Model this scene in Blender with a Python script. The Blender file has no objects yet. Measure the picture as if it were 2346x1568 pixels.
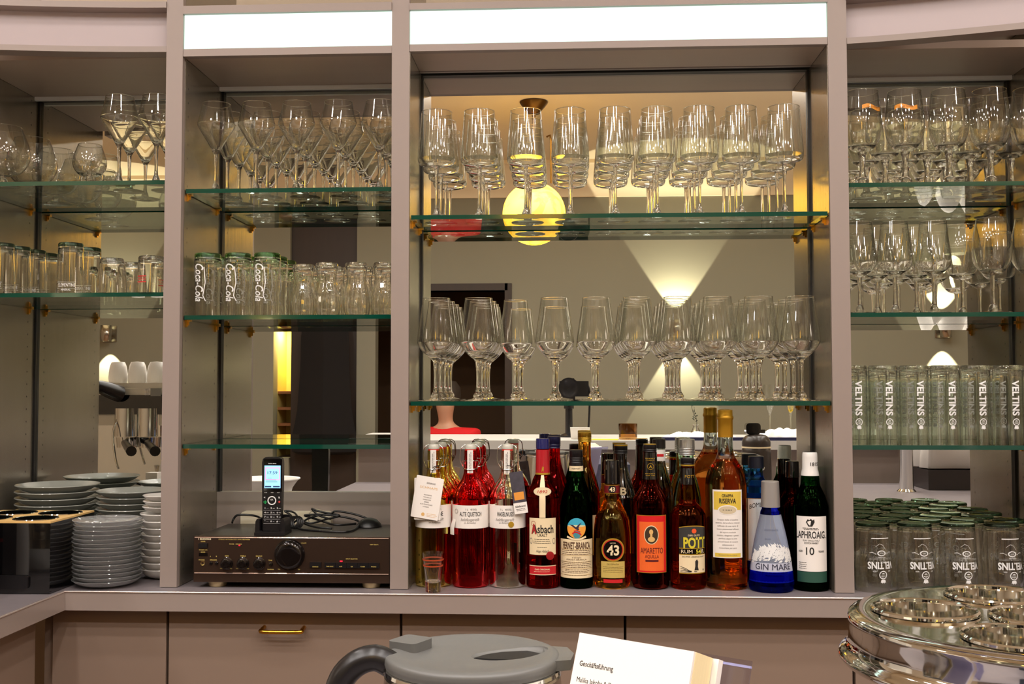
import bpy, bmesh, math, random
from mathutils import Vector, Matrix
random.seed(7)
C = bpy.context.scene.collection
sc = bpy.context.scene
PI = math.pi

# ------------------------------------------------------------------ camera
FW, FH, FPX = 2346.0, 1568.0, 2500.0
CAM = Vector((0.0, -2.39, 1.36))
YAW = math.atan(130 / FPX); PITCH = math.atan(106 / FPX); ROLL = 0.0012
Fv = Vector((-math.sin(YAW) * math.cos(PITCH), math.cos(YAW) * math.cos(PITCH), math.sin(PITCH)))
R0 = Vector((math.cos(YAW), math.sin(YAW), 0))
U0 = R0.cross(Fv)
Rv = R0 * math.cos(ROLL) - U0 * math.sin(ROLL)
Uv = Rv.cross(Fv)
cam_data = bpy.data.cameras.new('camera'); cam = bpy.data.objects.new('camera', cam_data); C.objects.link(cam)
M = Matrix((Rv, Uv, -Fv)).transposed().to_4x4(); M.translation = CAM
cam.matrix_world = M
cam_data.sensor_width = 36.0; cam_data.lens = 36.0 * FPX / FW
cam_data.clip_start = 0.02; cam_data.clip_end = 60
sc.camera = cam

def W(px, py, Y):
    """where the sight line of a photo pixel meets the vertical plane at depth Y"""
    d = Fv + Rv * ((px - FW / 2) / FPX) - Uv * ((py - FH / 2) / FPX)
    return CAM + d * ((Y - CAM.y) / d.y)

# ------------------------------------------------------------------ view, world
sc.view_settings.view_transform = 'Standard'; sc.view_settings.look = 'None'
sc.view_settings.gamma = 1.0; sc.view_settings.use_curve_mapping = False
sc.view_settings.exposure = 0.28
cy = sc.cycles
cy.max_bounces = 72; cy.transmission_bounces = 72; cy.transparent_max_bounces = 64
cy.glossy_bounces = 10; cy.diffuse_bounces = 5; cy.sample_clamp_indirect = 12.0
cy.use_denoising = True; cy.caustics_refractive = True; cy.caustics_reflective = True
cy.blur_glossy = 0.5
w = bpy.data.worlds.new('World'); sc.world = w; w.use_nodes = True
w.node_tree.nodes['Background'].inputs[0].default_value = (1.0, 0.86, 0.72, 1)
w.node_tree.nodes['Background'].inputs[1].default_value = 0.12

def lin(c):
    return tuple(((v / 255.0) / 12.92 if v / 255.0 <= 0.04045 else (((v / 255.0) + 0.055) / 1.055) ** 2.4) for v in c) + (1.0,)

def area_light(name, loc, size, power, col, shape='DISK', rot=(0, 0, 0), size_y=None, spread=None, parent=None):
    d = bpy.data.lights.new(name, 'AREA'); d.shape = shape; d.size = size
    if size_y: d.size_y = size_y
    d.energy = power; d.color = col
    if spread: d.spread = spread
    o = bpy.data.objects.new(name, d); C.objects.link(o); o.location = loc; o.rotation_euler = rot
    if parent: o.parent = parent
    return o

def spot_light(name, loc, power, col, angle, blend, rot, radius=0.02, parent=None):
    d = bpy.data.lights.new(name, 'SPOT'); d.energy = power; d.color = col
    d.spot_size = angle; d.spot_blend = blend; d.shadow_soft_size = radius
    o = bpy.data.objects.new(name, d); C.objects.link(o); o.location = loc; o.rotation_euler = rot
    if parent: o.parent = parent
    return o

SPOT_W, SPOT_COL = 4.8, (1.0, 0.94, 0.90)
FASCIA_STRENGTH, FILL_E = 1.3, 8.0

# ------------------------------------------------------------------ object helpers
def tag(o, label=None, cat=None, group=None, kind=None):
    if label: o['label'] = label
    if cat: o['category'] = cat
    if group: o['group'] = group
    if kind: o['kind'] = kind
    return o

def thing(name, label, cat, loc=(0, 0, 0), rz=0.0, group=None, kind=None):
    o = bpy.data.objects.new(name, None); C.objects.link(o)
    o.empty_display_size = 0.05
    o.location = loc; o.rotation_euler = (0, 0, rz)
    return tag(o, label, cat, group, kind)

def link_mesh(name, me, mat, parent=None, loc=None, rot=None):
    o = bpy.data.objects.new(name, me); C.objects.link(o)
    if mat and not me.materials: me.materials.append(mat)
    if parent: o.parent = parent
    if loc is not None: o.location = loc
    if rot is not None: o.rotation_euler = rot
    return o

def finish(me, angle=38):
    for p in me.polygons: p.use_smooth = True
    me.set_sharp_from_angle(angle=math.radians(angle))
    return me

def mk(name, verts, faces, mat, parent=None, loc=None, rot=None, smooth=38):
    me = bpy.data.meshes.new(name); me.from_pydata([tuple(v) for v in verts], [], faces); me.update()
    if smooth: finish(me, smooth)
    return link_mesh(name, me, mat, parent, loc, rot)

def bm_obj(name, bm, mat, parent=None, loc=None, rot=None, smooth=38, bevel=0, seg=2):
    if bevel:
        bmesh.ops.bevel(bm, geom=[e for e in bm.edges if e.calc_face_angle(0) > 0.6], offset=bevel, segments=seg, affect='EDGES', profile=0.6)
    bmesh.ops.recalc_face_normals(bm, faces=bm.faces)
    me = bpy.data.meshes.new(name); bm.to_mesh(me); bm.free()
    if smooth: finish(me, smooth)
    return link_mesh(name, me, mat, parent, loc, rot)

def bm_box(bm, x0, x1, y0, y1, z0, z1, rot=None, at=None):
    vs = [bm.verts.new((x, y, z)) for x in (x0, x1) for y in (y0, y1) for z in (z0, z1)]
    for f in ((0, 1, 3, 2), (4, 6, 7, 5), (0, 4, 5, 1), (2, 3, 7, 6), (0, 2, 6, 4), (1, 5, 7, 3)):
        bm.faces.new([vs[i] for i in f])
    if rot is not None:
        c = Vector(at) if at is not None else Vector(((x0 + x1) / 2, (y0 + y1) / 2, (z0 + z1) / 2))
        bmesh.ops.rotate(bm, verts=vs, cent=c, matrix=rot)
    return vs

def box(name, x0, x1, y0, y1, z0, z1, mat, parent=None, bevel=0.0, seg=2, loc=None, rot=None):
    bm = bmesh.new(); bm_box(bm, min(x0, x1), max(x0, x1), min(y0, y1), max(y0, y1), min(z0, z1), max(z0, z1))
    return bm_obj(name, bm, mat, parent, loc, rot, bevel=bevel, seg=seg)

def lathe_data(prof, seg=32, close=False, rib=None):
    """prof: (r,z) list; r==0 makes a pole.  close joins last ring to the first"""
    vs, fs, rings = [], [], []
    for (r, z) in prof:
        if r <= 1e-6:
            rings.append([len(vs)]); vs.append((0, 0, z))
        else:
            ring = []
            for k in range(seg):
                a = 2 * PI * k / seg
                rr = r * (rib(a, z) if rib else 1.0)
                ring.append(len(vs)); vs.append((rr * math.cos(a), rr * math.sin(a), z))
            rings.append(ring)
    pairs = list(zip(rings[:-1], rings[1:]))
    if close: pairs.append((rings[-1], rings[0]))
    for A, B in pairs:
        if len(A) == 1 and len(B) == 1: continue
        for k in range(seg):
            k2 = (k + 1) % seg
            if len(A) == 1: fs.append((A[0], B[k2], B[k]))
            elif len(B) == 1: fs.append((A[k], A[k2], B[0]))
            else: fs.append((A[k], A[k2], B[k2], B[k]))
    return vs, fs

def smooth_prof(pts, n=4):
    """Catmull-Rom through (r,z) points"""
    out = []
    P = [pts[0]] + list(pts) + [pts[-1]]
    for i in range(1, len(P) - 2):
        p0, p1, p2, p3 = P[i - 1], P[i], P[i + 1], P[i + 2]
        for k in range(n):
            t = k / n
            out.append(tuple(0.5 * ((2 * p1[j]) + (-p0[j] + p2[j]) * t + (2 * p0[j] - 5 * p1[j] + 4 * p2[j] - p3[j]) * t * t
                                    + (-p0[j] + 3 * p1[j] - 3 * p2[j] + p3[j]) * t ** 3) for j in (0, 1)))
    out.append(pts[-1])
    return [(max(0.0, r), z) for r, z in out]

def lathe(name, prof, mat, parent=None, seg=32, loc=None, rot=None, close=False, rib=None, smooth=38):
    vs, fs = lathe_data(prof, seg, close, rib)
    me = bpy.data.meshes.new(name); me.from_pydata(vs, [], fs); me.update()
    bm = bmesh.new(); bm.from_mesh(me); bmesh.ops.recalc_face_normals(bm, faces=bm.faces); bm.to_mesh(me); bm.free()
    finish(me, smooth)
    return link_mesh(name, me, mat, parent, loc, rot)

def tube_bm(bm, pts, r, seg=8, taper=None, closed=False):
    """sweep a circle along points"""
    pts = [Vector(p) for p in pts]; n = len(pts); rings = []
    up = None
    for i, p in enumerate(pts):
        if closed: t = (pts[(i + 1) % n] - pts[i - 1])
        else: t = (pts[min(i + 1, n - 1)] - pts[max(i - 1, 0)])
        t.normalize()
        if up is None:
            up = Vector((0, 0, 1)) if abs(t.z) < 0.9 else Vector((1, 0, 0))
        a = t.cross(up)
        if a.length < 1e-5: a = t.cross(Vector((0, 1, 0.01)))
        a.normalize(); b = a.cross(t).normalized(); up = b
        rr = r * (taper(i / max(1, n - 1)) if taper else 1)
        rings.append([bm.verts.new(p + a * (rr * math.cos(2 * PI * k / seg)) + b * (rr * math.sin(2 * PI * k / seg))) for k in range(seg)])
    rng = range(n if closed else n - 1)
    for i in rng:
        A, B = rings[i], rings[(i + 1) % n]
        for k in range(seg):
            bm.faces.new((A[k], A[(k + 1) % seg], B[(k + 1) % seg], B[k]))
    if not closed:
        bm.faces.new(list(reversed(rings[0]))); bm.faces.new(rings[-1])

def tube(name, pts, r, mat, parent=None, seg=8, taper=None, closed=False, loc=None):
    bm = bmesh.new(); tube_bm(bm, pts, r, seg, taper, closed)
    return bm_obj(name, bm, mat, parent, loc=loc, smooth=50)

def spline(pts, n=6, closed=False):
    P = [Vector(p) for p in pts]; out = []; m = len(P)
    rng = range(m) if closed else range(m - 1)
    for i in rng:
        if closed: p0, p1, p2, p3 = P[i - 1], P[i], P[(i + 1) % m], P[(i + 2) % m]
        else: p0, p1, p2, p3 = P[max(i - 1, 0)], P[i], P[i + 1], P[min(i + 2, m - 1)]
        for k in range(n):
            t = k / n
            out.append(0.5 * ((2 * p1) + (p2 - p0) * t + (2 * p0 - 5 * p1 + 4 * p2 - p3) * t * t + (3 * p1 - p0 - 3 * p2 + p3) * t ** 3))
    if not closed: out.append(P[-1])
    return out

def prism(name, poly, axis, a0, a1, mat, parent=None, loc=None, rot=None, bevel=0.0):
    """extrude a 2-D outline; axis 'y': (x,z) outline, 'x': (y,z), 'z': (x,y)"""
    bm = bmesh.new(); A, B = [], []
    for (u, v) in poly:
        if axis == 'y': A.append(bm.verts.new((u, a0, v))); B.append(bm.verts.new((u, a1, v)))
        elif axis == 'x': A.append(bm.verts.new((a0, u, v))); B.append(bm.verts.new((a1, u, v)))
        else: A.append(bm.verts.new((u, v, a0))); B.append(bm.verts.new((u, v, a1)))
    bm.faces.new(A); bm.faces.new(list(reversed(B)))
    n = len(poly)
    for i in range(n): bm.faces.new((A[i], B[i], B[(i + 1) % n], A[(i + 1) % n]))
    return bm_obj(name, bm, mat, parent, loc, rot, bevel=bevel)

def rrect(x0, x1, y0, y1, r, n=5):
    out = []
    for cx, cy_, a0 in ((x1 - r, y1 - r, 0), (x0 + r, y1 - r, PI / 2), (x0 + r, y0 + r, PI), (x1 - r, y0 + r, 1.5 * PI)):
        for k in range(n + 1):
            a = a0 + PI / 2 * k / n
            out.append((cx + r * math.cos(a), cy_ + r * math.sin(a)))
    return out

def dup(root, loc, rz=0.0, label=None, group=None):
    """a copy of a thing with copies of its parts and sub-parts"""
    r = root.copy(); C.objects.link(r); r.location = loc; r.rotation_euler = (0, 0, rz)
    if label: r['label'] = label
    if group: r['group'] = group
    for ch in list(root.children):
        c = ch.copy(); C.objects.link(c); c.parent = r
        for g in list(ch.children):
            d = g.copy(); C.objects.link(d); d.parent = c
    return r

# ------------------------------------------------------------------ materials
MATS = {}
def newmat(name):
    m = bpy.data.materials.new(name); m.use_nodes = True; MATS[name] = m
    return m, m.node_tree.nodes, m.node_tree.links, m.node_tree.nodes['Principled BSDF']

def pm(name, col, rough=0.5, metal=0.0, spec=0.5, coat=0.0, emit=None, estr=0.0, trans=0.0, ior=1.5, noise=None, bump=0.0, nscale=(30, 30, 30), var=0.0, aniso=0.0):
    m, N, L, b = newmat(name)
    b.inputs['Base Color'].default_value = lin(col); b.inputs['Roughness'].default_value = rough
    b.inputs['Metallic'].default_value = metal; b.inputs['Specular IOR Level'].default_value = spec
    b.inputs['Coat Weight'].default_value = coat; b.inputs['Transmission Weight'].default_value = trans
    b.inputs['IOR'].default_value = ior
    if emit: b.inputs['Emission Color'].default_value = lin(emit); b.inputs['Emission Strength'].default_value = estr
    if var or bump:
        tc = N.new('ShaderNodeTexCoord'); mp = N.new('ShaderNodeMapping'); nz = N.new('ShaderNodeTexNoise')
        mp.inputs['Scale'].default_value = nscale; nz.inputs['Scale'].default_value = 1.0; nz.inputs['Detail'].default_value = 5
        L.new(tc.outputs['Object'], mp.inputs[0]); L.new(mp.outputs[0], nz.inputs[0])
        if var:
            mx = N.new('ShaderNodeMix'); mx.data_type = 'RGBA'
            c = lin(col)
            mx.inputs[6].default_value = tuple(v * (1 - var) for v in c[:3]) + (1,)
            mx.inputs[7].default_value = tuple(min(1, v * (1 + var)) for v in c[:3]) + (1,)
            L.new(nz.outputs[0], mx.inputs[0]); L.new(mx.outputs[2], b.inputs['Base Color'])
        if bump:
            bp = N.new('ShaderNodeBump'); bp.inputs['Strength'].default_value = bump; bp.inputs['Distance'].default_value = 0.002
            L.new(nz.outputs[0], bp.inputs['Height']); L.new(bp.outputs[0], b.inputs['Normal'])
    return m

def glassmat(name, col=(255, 255, 255), ior=1.5, rough=0.0, clear=0.0):
    m = bpy.data.materials.new(name); m.use_nodes = True; MATS[name] = m
    N, L = m.node_tree.nodes, m.node_tree.links
    N.remove(N['Principled BSDF'])
    g = N.new('ShaderNodeBsdfGlass'); g.inputs['Color'].default_value = lin(col); g.inputs['IOR'].default_value = ior
    g.inputs['Roughness'].default_value = rough
    if clear:
        t = N.new('ShaderNodeBsdfTransparent'); mx = N.new('ShaderNodeMixShader'); mx.inputs[0].default_value = clear
        t.inputs[0].default_value = lin(col)
        L.new(g.outputs[0], mx.inputs[1]); L.new(t.outputs[0], mx.inputs[2]); L.new(mx.outputs[0], N['Material Output'].inputs[0])
    else: L.new(g.outputs[0], N['Material Output'].inputs[0])
    return m

def thinglass(name, col, ior=1.5, edge=(200, 205, 200), gain=1.0, rough=0.0):
    """one sheet of thin glass: Fresnel reflection over a lightly tinted see-through body, denser at grazing angles"""
    m = bpy.data.materials.new(name); m.use_nodes = True; MATS[name] = m
    N, L = m.node_tree.nodes, m.node_tree.links
    N.remove(N['Principled BSDF'])
    fr = N.new('ShaderNodeFresnel'); ge = N.new('ShaderNodeNewGeometry'); im = N.new('ShaderNodeMix'); im.data_type = 'FLOAT'
    im.inputs[2].default_value = ior; im.inputs[3].default_value = 1 / ior     # both sides of the sheet meet air
    L.new(ge.outputs['Backfacing'], im.inputs[0]); L.new(im.outputs[0], fr.inputs[0])
    tr = N.new('ShaderNodeBsdfTransparent'); gl = N.new('ShaderNodeBsdfGlossy'); gl.inputs['Roughness'].default_value = rough
    mx = N.new('ShaderNodeMixShader'); lw = N.new('ShaderNodeLayerWeight'); lw.inputs[0].default_value = 0.35
    cm = N.new('ShaderNodeMix'); cm.data_type = 'RGBA'
    cm.inputs[6].default_value = lin(col); cm.inputs[7].default_value = lin(edge)
    L.new(lw.outputs['Facing'], cm.inputs[0]); L.new(cm.outputs[2], tr.inputs[0])
    gn = N.new('ShaderNodeMath'); gn.operation = 'MULTIPLY'; gn.use_clamp = True; gn.inputs[1].default_value = gain
    L.new(fr.outputs[0], gn.inputs[0]); L.new(gn.outputs[0], mx.inputs[0]); L.new(tr.outputs[0], mx.inputs[1]); L.new(gl.outputs[0], mx.inputs[2])
    L.new(mx.outputs[0], N['Material Output'].inputs[0])
    return m

def emat(name, col, strength):
    m = bpy.data.materials.new(name); m.use_nodes = True; MATS[name] = m
    N, L = m.node_tree.nodes, m.node_tree.links
    N.remove(N['Principled BSDF']); e = N.new('ShaderNodeEmission')
    e.inputs[0].default_value = lin(col); e.inputs[1].default_value = strength
    L.new(e.outputs[0], N['Material Output'].inputs[0])
    return m

LAM = pm('laminate_taupe', (148, 134, 127), 0.42, spec=0.4, var=0.04, nscale=(6, 6, 3), bump=0.03)
LAMD = pm('laminate_cupboard', (142, 122, 108), 0.5, spec=0.3, var=0.03, nscale=(4, 4, 4))
PANEL = pm('brushed_interior_panel', (150, 141, 127), 0.22, metal=0.7, var=0.10, nscale=(60, 60, 1.5), bump=0.12)
SOFFIT = pm('interior_top_panel', (176, 156, 140), 0.42, metal=0.1, var=0.06, nscale=(4, 30, 4))
BLACK = pm('black_gasket', (14, 12, 11), 0.5)
HOLE = pm('peg_hole_dark', (30, 24, 20), 0.8)
COUNTER = pm('counter_grey_laminate', (124, 116, 119), 0.38, var=0.12, nscale=(60, 60, 60), bump=0.04)
EDGEM = pm('counter_edge_band', (156, 142, 135), 0.16, spec=0.6)
BRASS = pm('brass', (214, 160, 60), 0.22, metal=1.0)
BRASSD = pm('aged_brass', (120, 84, 36), 0.35, metal=1.0)
CHROME = pm('chrome', (225, 225, 222), 0.06, metal=1.0)
STEEL = pm('brushed_steel', (190, 186, 178), 0.2, metal=1.0, bump=0.05, nscale=(200, 200, 2))
BLKPL = pm('black_plastic', (22, 20, 22), 0.3)
BLKGL = pm('black_gloss', (10, 9, 10), 0.06, coat=1.0)
GREYPL = pm('grey_plastic', (92, 92, 90), 0.42, bump=0.05, nscale=(120, 120, 120))
WHITE = pm('white_matt', (235, 232, 228), 0.55)
PORC = pm('white_porcelain', (224, 220, 214), 0.18, coat=0.4)
STONEWARE = pm('grey_stoneware', (150, 152, 144), 0.3, coat=0.2, var=0.05)
PAPER = pm('paper_white', (238, 232, 226), 0.7)
CREAM = pm('cream_label', (236, 216, 176), 0.6)
INK = pm('ink_black', (28, 24, 22), 0.6)
INKG = pm('ink_grey', (120, 112, 108), 0.6)
GOLDP = pm('gold_print', (200, 160, 50), 0.4, metal=0.5)
GOLDT = pm('gold_legend', (200, 176, 96), 0.5, emit=(200, 170, 80), estr=0.0)
RED = pm('print_red', (196, 22, 30), 0.45)
WPRINT = pm('white_print', (225, 225, 225), 0.6)
MIRROR = pm('mirror_silver', (236, 238, 232), 0.0, metal=1.0)
GLASS = glassmat('clear_glass', (255, 255, 254), 1.5)
SHEET = thinglass('thin_bowl_glass', (254, 255, 254), 1.5, (232, 235, 230), gain=2.2, rough=.045)
GLASSG = glassmat('greenish_glass', (254, 255, 254), 1.5)
SHELFG = thinglass('shelf_glass_face', (250, 254, 252), 1.5, (228, 240, 236))
SHELFE = pm('shelf_glass_green_edge', (2, 62, 48), 0.12, coat=0.6, emit=(0, 70, 55), estr=0.0)
# ------------------------------------------------------------------ lettering and printed shapes
_tc = {}
def glyphs(s, bold=0.0, shear=0.0):
    if 'M' in s: bold = 0.0
    key = (s, bold, shear)
    if key in _tc: return _tc[key]
    cu = bpy.data.curves.new('t', 'FONT'); cu.body = s; cu.size = 1.0; cu.offset = bold; cu.shear = shear
    cu.resolution_u = 3; cu.align_x = 'LEFT'
    o = bpy.data.objects.new('t', cu); C.objects.link(o)
    dg = bpy.context.evaluated_depsgraph_get(); ev = o.evaluated_get(dg); me = ev.to_mesh()
    vs = [(v.co.x, v.co.y) for v in me.vertices]; fs = [tuple(p.vertices) for p in me.polygons]
    ev.to_mesh_clear(); bpy.data.objects.remove(o); bpy.data.curves.remove(cu)
    xs = [v[0] for v in vs] or [0, 1]; x0, x1 = min(xs), max(xs)
    vs = [(x - x0, y) for x, y in vs]
    _tc[key] = (vs, fs, x1 - x0)
    return _tc[key]

class Print:
    """flat marks in label units (metres), mapped on to a surface when built"""
    def __init__(self): self.v = []; self.f = []
    def add(self, vs, fs):
        n = len(self.v); self.v += vs; self.f += [tuple(n + i for i in f) for f in fs]; return self
    def text(self, s, x, y, h, w=None, bold=0.0, shear=0.0, rot=0.0, align='C', track=1.0, arc=0.0):
        vs, fs, tw = glyphs(s, bold, shear)
        k = h / 0.7; kx = (w / tw) if w else k * track
        W_ = tw * kx; ox = {'C': -W_ / 2, 'L': 0, 'R': -W_}[align]
        c, sn = math.cos(rot), math.sin(rot); out = []
        for (a, b) in vs:
            u, v = a * kx + ox, b * k - h / 2
            if arc: v += -arc * (u / (W_ / 2)) ** 2
            out.append((x + u * c - v * sn, y + u * sn + v * c))
        return self.add(out, fs)
    def rect(self, x0, x1, y0, y1, n=1):
        vs, fs = [], []
        for i in range(n + 1):
            x = x0 + (x1 - x0) * i / n; vs += [(x, y0), (x, y1)]
            if i: fs.append((2 * i - 2, 2 * i, 2 * i + 1, 2 * i - 1))
        return self.add(vs, fs)
    def disc(self, x, y, rx, ry=None, n=24, a0=0, a1=2 * PI, clip=None):
        ry = ry or rx
        if a1 - a0 > 6.28 and rx > .004:      # upright strips, so that a disc can follow a round bottle
            vs, fs = [], []
            for k in range(19):
                a = PI * k / 18; u = -rx * math.cos(a); h = ry * math.sin(a)
                yt = min(h, clip) if clip is not None else h
                vs += [(x + u, y - h), (x + u, y + max(yt, -h))]
                if k: fs.append((2 * k - 2, 2 * k, 2 * k + 1, 2 * k - 1))
            return self.add(vs, fs)
        pts = [(x + rx * math.cos(a0 + (a1 - a0) * k / n), y + ry * math.sin(a0 + (a1 - a0) * k / n)) for k in range(n + (0 if a1 - a0 > 6.28 else 1))]
        return self.add(pts, [tuple(range(len(pts)))])
    def ring(self, x, y, r0, r1, n=28, sy=1.0):
        vs, fs = [], []
        for k in range(n):
            a = 2 * PI * k / n
            vs += [(x + r0 * math.cos(a), y + sy * r0 * math.sin(a)), (x + r1 * math.cos(a), y + sy * r1 * math.sin(a))]
            k2 = (k + 1) % n; fs.append((2 * k, 2 * k + 1, 2 * k2 + 1, 2 * k2))
        return self.add(vs, fs)
    def frame(self, x0, x1, y0, y1, t, n=6):
        self.rect(x0, x1, y0, y0 + t, n); self.rect(x0, x1, y1 - t, y1, n)
        self.rect(x0, x0 + t, y0, y1); return self.rect(x1 - t, x1, y0, y1)
    def poly(self, pts): return self.add(list(pts), [tuple(range(len(pts)))])
    def stroke(self, pts, t):
        for (a, b), (c, d) in zip(pts[:-1], pts[1:]):
            l = math.hypot(c - a, d - b) or 1e-9; nx, ny = -(d - b) / l * t / 2, (c - a) / l * t / 2
            self.add([(a + nx, b + ny), (a - nx, b - ny), (c - nx, d - ny), (c + nx, d + ny)], [(0, 1, 2, 3)])
        return self
    def lines(self, x0, x1, ytop, dy, n, t, jag=0.12, seed=1):
        """lines of small type too fine to read"""
        rnd = random.Random(seed)
        for i in range(n):
            a, b = x0 + rnd.random() * jag * (x1 - x0), x1 - rnd.random() * jag * (x1 - x0); y = ytop - i * dy
            x = a
            while x < b:
                wd = t * (2 + rnd.random() * 6); self.rect(x, min(b, x + wd), y - t / 2, y + t / 2); x += wd + t * 0.9
        return self
    def cyl(self, name, mat, parent, r, z0, rot=0.0, off=0.0004):
        """wrap on a cylinder; r may be a function of height"""
        vs = []
        for (x, y) in self.v:
            rr = r(z0 + y) if callable(r) else r
            base = r(z0) if callable(r) else r
            a = rot + x / base
            vs.append(((rr + off) * math.sin(a), -(rr + off) * math.cos(a), z0 + y))
        return self._mk(name, vs, mat, parent)
    def flat(self, name, mat, parent, origin=(0, 0, 0), off=0.0004):
        ox, oy, oz = origin
        return self._mk(name, [(ox + x, oy - off, oz + y) for (x, y) in self.v], mat, parent)
    def _mk(self, name, vs, mat, parent):
        me = bpy.data.meshes.new(name); me.from_pydata(vs, [], self.f); me.update()
        return link_mesh(name, me, mat, parent)

def gap_sheet(name, mat, parent, r, x0, x1, z0, z1, rot=0.0, off=0.0003, n=14, thick=0.0003, rz=None):
    """a paper label wrapped on a bottle, with real thickness; outline x0..x1 in arc length"""
    vs, fs = [], []
    rows = 6 if callable(r) else 1
    for o_ in (off, off + thick):
        for j in range(rows + 1):
            z = z0 + (z1 - z0) * j / rows
            for i in range(n + 1):
                x = x0 + (x1 - x0) * i / n
                rr = (r(z) if callable(r) else r); b = (r((z0 + z1) / 2) if callable(r) else r)
                a = rot + x / b
                vs.append(((rr + o_) * math.sin(a), -(rr + o_) * math.cos(a), z))
    m_ = (rows + 1) * (n + 1)
    for j in range(rows):
        for i in range(n):
            a = j * (n + 1) + i; q = (a, a + 1, a + n + 2, a + n + 1)
            fs.append(tuple(reversed(q))); fs.append(tuple(m_ + k for k in q))
    for i in range(n):
        fs.append((i, i + 1, m_ + i + 1, m_ + i)); t = rows * (n + 1) + i; fs.append((t + 1, t, m_ + t, m_ + t + 1))
    for j in range(rows):
        a = j * (n + 1); b = a + n + 1; fs.append((b, a, m_ + a, m_ + b)); a += n; b += n; fs.append((a, b, m_ + b, m_ + a))
    return mk(name, vs, fs, mat, parent, smooth=30)
# ------------------------------------------------------------------ room shell
def structure(o): o['kind'] = 'structure'; return o
WALLG = pm('wall_paint_sage', (142, 139, 122), 0.85, var=0.04, nscale=(2, 2, 2))
WALLC = pm('wall_paint_cream', (196, 180, 158), 0.85)
CEILM = pm('ceiling_paint', (246, 230, 200), 0.9)
FLOORM = pm('floor_wood', (150, 112, 82), 0.45, var=0.3, nscale=(3, 40, 3))
DARKWOOD = pm('dark_wood_door', (52, 38, 30), 0.5, var=0.2, nscale=(30, 30, 2))
ZC = 2.96; XL, XR, YB, YF = -4.3, 3.7, -5.0, 0.46
structure(box('floor', XL, XR, YB, YF, -0.05, 0.0, FLOORM))
structure(box('ceiling', XL, XR, YB, YF, ZC, ZC + 0.05, CEILM))
structure(box('wall_front', XL, XR, YF, YF + 0.05, 0, ZC, WALLC))
structure(box('wall_left', XL - 0.05, XL, YB, YF, 0, ZC, WALLC))
structure(box('wall_right', XR, XR + 0.05, YB, YF, 0, ZC, WALLC))
# back wall with two openings
dA = (-1.42, -0.455, 2.06); dB = (-2.06, -1.56, 2.62)
bm = bmesh.new()
for (a, b, z0, z1) in ((XL, dB[0] - .12, 0, ZC), (dB[0] - .12, dB[0] - 0.0, 0, 0.85), (dB[0] - .12, dB[0], 1.86, ZC), (dB[0], dB[1], dB[2], ZC), (dB[1], dA[0], 0, ZC), (dA[0], dA[1], dA[2], ZC), (dA[1], XR, 0, ZC)):
    bm_box(bm, a, b, YB - 0.12, YB, z0, z1)
structure(bm_obj('wall_back', bm, WALLG))
bm = bmesh.new()   # hall behind the openings
bm_box(bm, -2.6, 0.2, YB - 1.7, YB - 1.65, 0, ZC); bm_box(bm, 0.15, 0.2, YB - 1.65, YB - .12, 0, ZC); bm_box(bm, -2.62, -2.57, YB - 1.65, YB - .12, 0, ZC)
bm_box(bm, -2.6, 0.2, YB - 1.65, YB - .12, ZC - .05, ZC); bm_box(bm, -2.6, 0.2, YB - 1.65, YB - .12, -0.05, 0)
structure(bm_obj('wall_hall', bm, pm('hall_paint_brown', (96, 70, 46), 0.8)))
structure(box('trim_1', dA[1], dA[1] + 0.0, 0, 0, 0, 0, DARKWOOD)) if False else None
bm = bmesh.new(); bm_box(bm, dA[0] - .0, dA[1] + 0.02, YB - .125, YB + .012, dA[2], dA[2] + .05); bm_box(bm, dA[1], dA[1] + .05, YB - .125, YB + .012, 0.001, dA[2] + .05)
structure(bm_obj('trim_1', bm, DARKWOOD))
structure(box('door_1', dB[0] + .002, dB[1] - .002, YB - .09, YB - .04, 0, dB[2], DARKWOOD, bevel=0.003))
# cornice
pr = [(0, 0), (0.02, 0.0), (0.03, 0.03), (0.05, 0.05), (0.09, 0.10), (0.15, 0.16), (0.17, 0.20), (0.19, 0.21), (0.19, 0.235), (0, 0.235)]
structure(prism('trim_2', [(YB + a, ZC - .235 + b) for a, b in pr], 'x', XL, XR, CEILM))
# lit niche with wooden boards beside the dark door
n0, n1 = dB[0] - .12, dB[0]
bm = bmesh.new()
bm_box(bm, n0, n1, YB - .40, YB - .38, .85, 1.86); bm_box(bm, n0 - .02, n0, YB - .40, YB - .12, .85, 1.86); bm_box(bm, n1, n1 + .02, YB - .40, YB - .12, .85, 1.86)
structure(bm_obj('wall_niche', bm, pm('niche_yellow_paint', (226, 206, 120), 0.8)))
for i, z in enumerate((.93, 1.08, 1.2, 1.32)):
    tag(box('niche_shelf', n0, n1, YB - .38, YB - .13, z, z + .02, pm('niche_wood%d' % i, (150, 96, 54), 0.5)), ['lowest', 'second lowest', 'second highest', 'highest'][i] + ' small wooden shelf in the yellow lit niche reflected in the mirror', 'shelf')
area_light('niche_light', ((n0 + n1) / 2, YB - .2, 1.84), 0.1, 5, (1, .85, .4))
# hanging dark coat on the door
coat = mk('hanging_coat', *lathe_data(smooth_prof([(0.02, 2.0), (.10, 1.95), (.16, 1.8), (.17, 1.5), (.19, 1.2), (.22, .9), (0.0, .9)]), 20, rib=lambda a, z: 1 + .12 * math.sin(5 * a)), pm('coat_black', (18, 14, 14), .9))
coat.scale = (1, .35, 1); coat.location = (-1.78, YB + .05, 0)
tag(coat, 'black coat hanging in front of the dark door reflected beside the amplifier bay', 'coat')

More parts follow.
